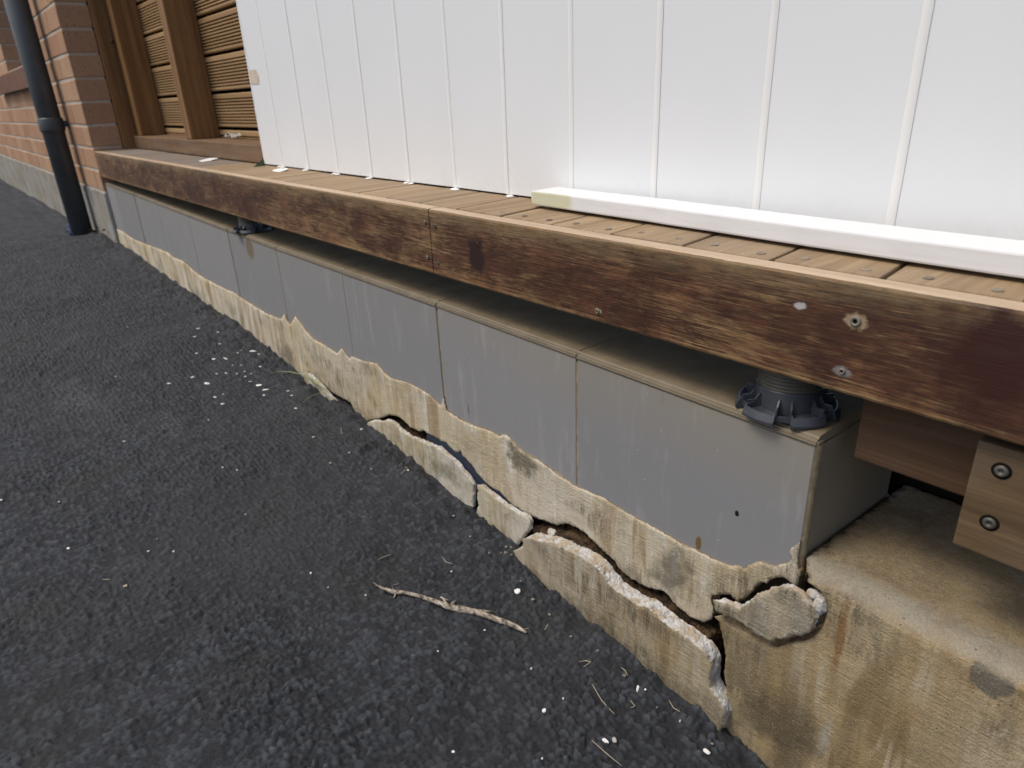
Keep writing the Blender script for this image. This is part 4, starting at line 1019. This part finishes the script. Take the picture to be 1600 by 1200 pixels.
# straws
for i, (pl, lab) in enumerate([([(591, 875), (600, 869), (611, 865)], 'short pale straw above the left end of the stick'), ([(691, 870), (697, 879), (707, 882)], 'curved pale straw above the middle of the stick'),
           ([(627, 747), (633, 742), (638, 737)], 'short pale straw near the long thin slab'), ([(534, 671), (533, 678), (536, 681)], 'tiny hooked straw near the wall below the grass tuft'),
           ([(925, 1073), (940, 1095), (960, 1118)], 'long dark straw on the asphalt below the big slab'), ([(905, 1036), (915, 1034), (923, 1038), (912, 1045)], 'curled straw loop on the asphalt below the big slab'),
           ([(970, 1050), (976, 1058), (981, 1065)], 'short straight straw below the big slab'), ([(925, 1162), (950, 1182), (972, 1199)], 'long pale straw at the bottom edge of the picture'),
           ([(1045, 1100), (1052, 1110), (1062, 1120)], 'thin straw beside the lower end of the big slab'), 
           ([(857, 977), (851, 984)], 'tiny white straw right of the stick tip'), ([(160, 905), (172, 905)], 'tiny curved straw at the lower left of the asphalt'), ([(985, 1098), (992, 1104), (986, 1108)], 'small hooked straw left of the big slab foot')]):
    m = MB(); P = [gp(p, .0028) for p in pl]
    Q = []
    for a, b in zip(P[:-1], P[1:]):
        for k in range(3): Q.append(a.lerp(b, k/3))
    Q.append(P[-1])
    m.tube(Q, [.0003+.0002*math.sin(math.pi*k/(len(Q)-1)) for k in range(len(Q))], 6)
    m.build('straw', M_STRAW, None, label=lab, cat='straw', group='dry straws on the asphalt')
# grass tuft and blades by the sliver
def blade(mb, pts, w0):
    P = [Vector(p) for p in pts]; vs = []; fs = []; n_ = len(P)
    for i, p in enumerate(P):
        t = (P[min(i+1, n_-1)]-P[max(i-1, 0)]).normalized(); s_ = t.cross(Vector((0, -.3, 1)).normalized()).normalized(); w_ = w0*(1-(i/(n_-1))**2*.9)
        vs += [p-s_*w_, p+Vector((0, 0, -w_*.3)), p+s_*w_]
    for i in range(n_-1):
        a = i*3; fs += [(a, a+1, a+4, a+3), (a+1, a+2, a+5, a+4)]
    mb.add(vs, fs, smooth=True)
def curve(a, b, c, n_=8): return [Vector(a)*(1-t)**2+Vector(b)*2*t*(1-t)+Vector(c)*t*t for t in [i/n_ for i in range(n_+1)]]
m = MB(); gr = lambda px, l: on_ground(px, l)
blade(m, curve(gr((482, 594), .008), gr((440, 583), .012), gr((420, 591), .006)), .0011)
blade(m, curve(gr((519, 619), .008), gr((495, 618), .018), gr((470, 637), .004)), .0011)
wallp = lambda px, y: Vector(onY(px, y))
blade(m, curve(wallp((478, 586), -.006), wallp((495, 598), -.016), wallp((512, 612), -.008)), .0020)
blade(m, curve(wallp((488, 596), -.008), wallp((500, 600), -.020), wallp((518, 616), -.006)), .0014)
m.build('grass_tuft', M_GRASS, None, label='few thin grass blades growing from the crack at the asphalt edge', cat='grass')
def leafy(name, px_list, y, mat, label, s_, seed):
    c0 = wallp(px_list[0], y); c0.y = -.012
    rt = empty(name, c0, label, 'weed'); rs = random.Random(seed)
    for p in px_list:
        m = MB()
        c = wallp(p, y)+Vector((rs.uniform(-.01, .01), rs.uniform(-.02, 0), rs.uniform(-.01, .01)))
        d = Vector((rs.uniform(-1, 1), rs.uniform(-1, .1), rs.uniform(.1, .9))).normalized(); side = d.cross(Vector((0, 0, 1))).normalized()
        L = s_*rs.uniform(.7, 1.3); q = [c, c+d*L*.4+side*L*.22, c+d*L, c+d*L*.4-side*L*.22, c+d*L*.45+Vector((0, 0, -.1*L))]
        m.add(q, [(0, 1, 4), (1, 2, 4), (2, 3, 4), (3, 0, 4)], smooth=True)
        m.build('leaf', mat, rt)
leafy('weed', [(183, 390), (187, 393), (191, 396), (180, 388), (195, 399), (186, 391), (176, 386)], -.01, M_LEAF, 'small green weed at the far foot of the tiled plinth', .03, 1)
leafy('weed', [(140, 357), (146, 357), (152, 355), (158, 358), (135, 358), (164, 362)], -.03, m_plain('dry_weed', (.22, .22, .14), .8, var=.4), 'dry pale weed between the downpipe and the plinth end', .030, 4)
m = MB(); A = onZ((396, 259.5), Zr(ZT+.001)); B = onZ((416, 258.5), Zr(ZT+.001)); Cc = Vector((B[0], B[1]+.0, B[2]+.035))
A = Vector(A); B = Vector(B); A = Vector(onZ((395, 261), Zr(ZT+.001))); B = Vector(onZ((415, 259.2), Zr(ZT+.001))); T_ = Vector(onY((411.5, 247), B.y)); q = [A, A.lerp(B, .5)+Vector((0, -.004, 0)), B, T_, A.lerp(T_, .5)+Vector((0, .002, -.001))]
m.add(q, [(0, 1, 4), (1, 2, 3), (1, 3, 4)], smooth=True)
m.build('leaf', M_LEAFD, None, label='dark green leaf standing at the left foot of the white wall', cat='leaf')
# paint spills on the deck
for px, r, asp, lab in (((437, 266), .026, 1.6, 'white paint flake on the deck at the white wall corner'), ((325, 250), .036, 1.2, 'faint white paint patch on the grey far deck boards')):
    P = Vector(onZ(px, Zr(ZT+.0007))); chip(None, r, asp, mat=M_CHIP, label=lab, group=None, name='paint_flake', cat='paint flake', P=P, ang=.1, th=.0005)
# crumpled paper scrap on the gate rail
m = MB(); P = Vector(onZ((366, 212.5), Zr(-.098))); P.y = min(P.y, .238)
P = Vector(onY((366, 212.5), .235)); P.z = Zr(-.0985)
for k in range(7):
    c = P+Vector((random.uniform(-.05, .05), random.uniform(-.012, .004), .002)); a = [c+Vector((random.uniform(-.022, .022), random.uniform(-.012, .012), random.uniform(0, .018))) for _ in range(4)]
    m.add(a+[p+Vector((.0004, .0004, .0006)) for p in a], [(0, 1, 2), (0, 2, 3), (6, 5, 4), (7, 6, 4)])
m.build('paper_scrap', m_plain('dirty_paper', (.42, .40, .35), .8), None, label='crumpled pale scrap lying on the bottom rail of the timber screen', cat='scrap')
# blue sheet scrap at the pipe foot
P = on_ground((116, 362), .004); m = MB(); vs = []
for i in range(7):
    for j in range(3): vs.append(P+Vector((-.10+.04*i, -.012+.014*j-.006*i, .012*math.sin(i*1.3+j)+.014*(2-j)*.6)))
m.add(vs+[v+Vector((0, .001, -.001)) for v in vs], [(i*3+j, i*3+j+3, i*3+j+4, i*3+j+1) for i in range(6) for j in range(2)]+[(21+i*3+j+1, 21+i*3+j+4, 21+i*3+j+3, 21+i*3+j) for i in range(6) for j in range(2)], smooth=True)
m.build('plastic_scrap', M_SCRAP, None, label='torn violet-blue plastic scrap at the foot of the downpipe', cat='scrap')
# crumbs of mortar fallen along the foot of the broken slabs
random.seed(404)
m_cr = m_plain('mortar_crumb', (.26, .23, .18), .95, .1, 200, .8, .35)
foot_px = [(741, 832), (757, 852), (776, 866), (789, 860), (797, 857), (806, 862), (812, 872), (783, 871), (797, 874), (820, 908), (846, 932), (868, 950), (905, 985), (938, 1012), (985, 1060), (1040, 1102), (1118, 1160), (640, 728), (536, 642)]
for i, p in enumerate(foot_px):
    P = on_ground((p[0]-random.uniform(4, 14), p[1]+random.uniform(2, 10)), .0006); r_ = random.uniform(.0008, .0024)
    m = MB()
    import bmesh
    bm = bmesh.new(); bmesh.ops.create_icosphere(bm, subdivisions=2, radius=1)
    vs = [tuple(P+Vector((v.co.x*random.uniform(.8, 1.2), v.co.y, v.co.z*.7))*r_*(1+.5*mnoise.noise(v.co*1.7+Vector((i*3.1, 0, 0))))) for v in bm.verts]
    fs = [tuple(v.index for v in f.verts) for f in bm.faces]; bm.free()
    m.add(vs, fs)
    m.build('mortar_crumb', m_cr, None, label='tiny tan mortar crumb lying along the foot of the broken render slabs', cat='crumb', group='mortar crumbs along the wall foot')
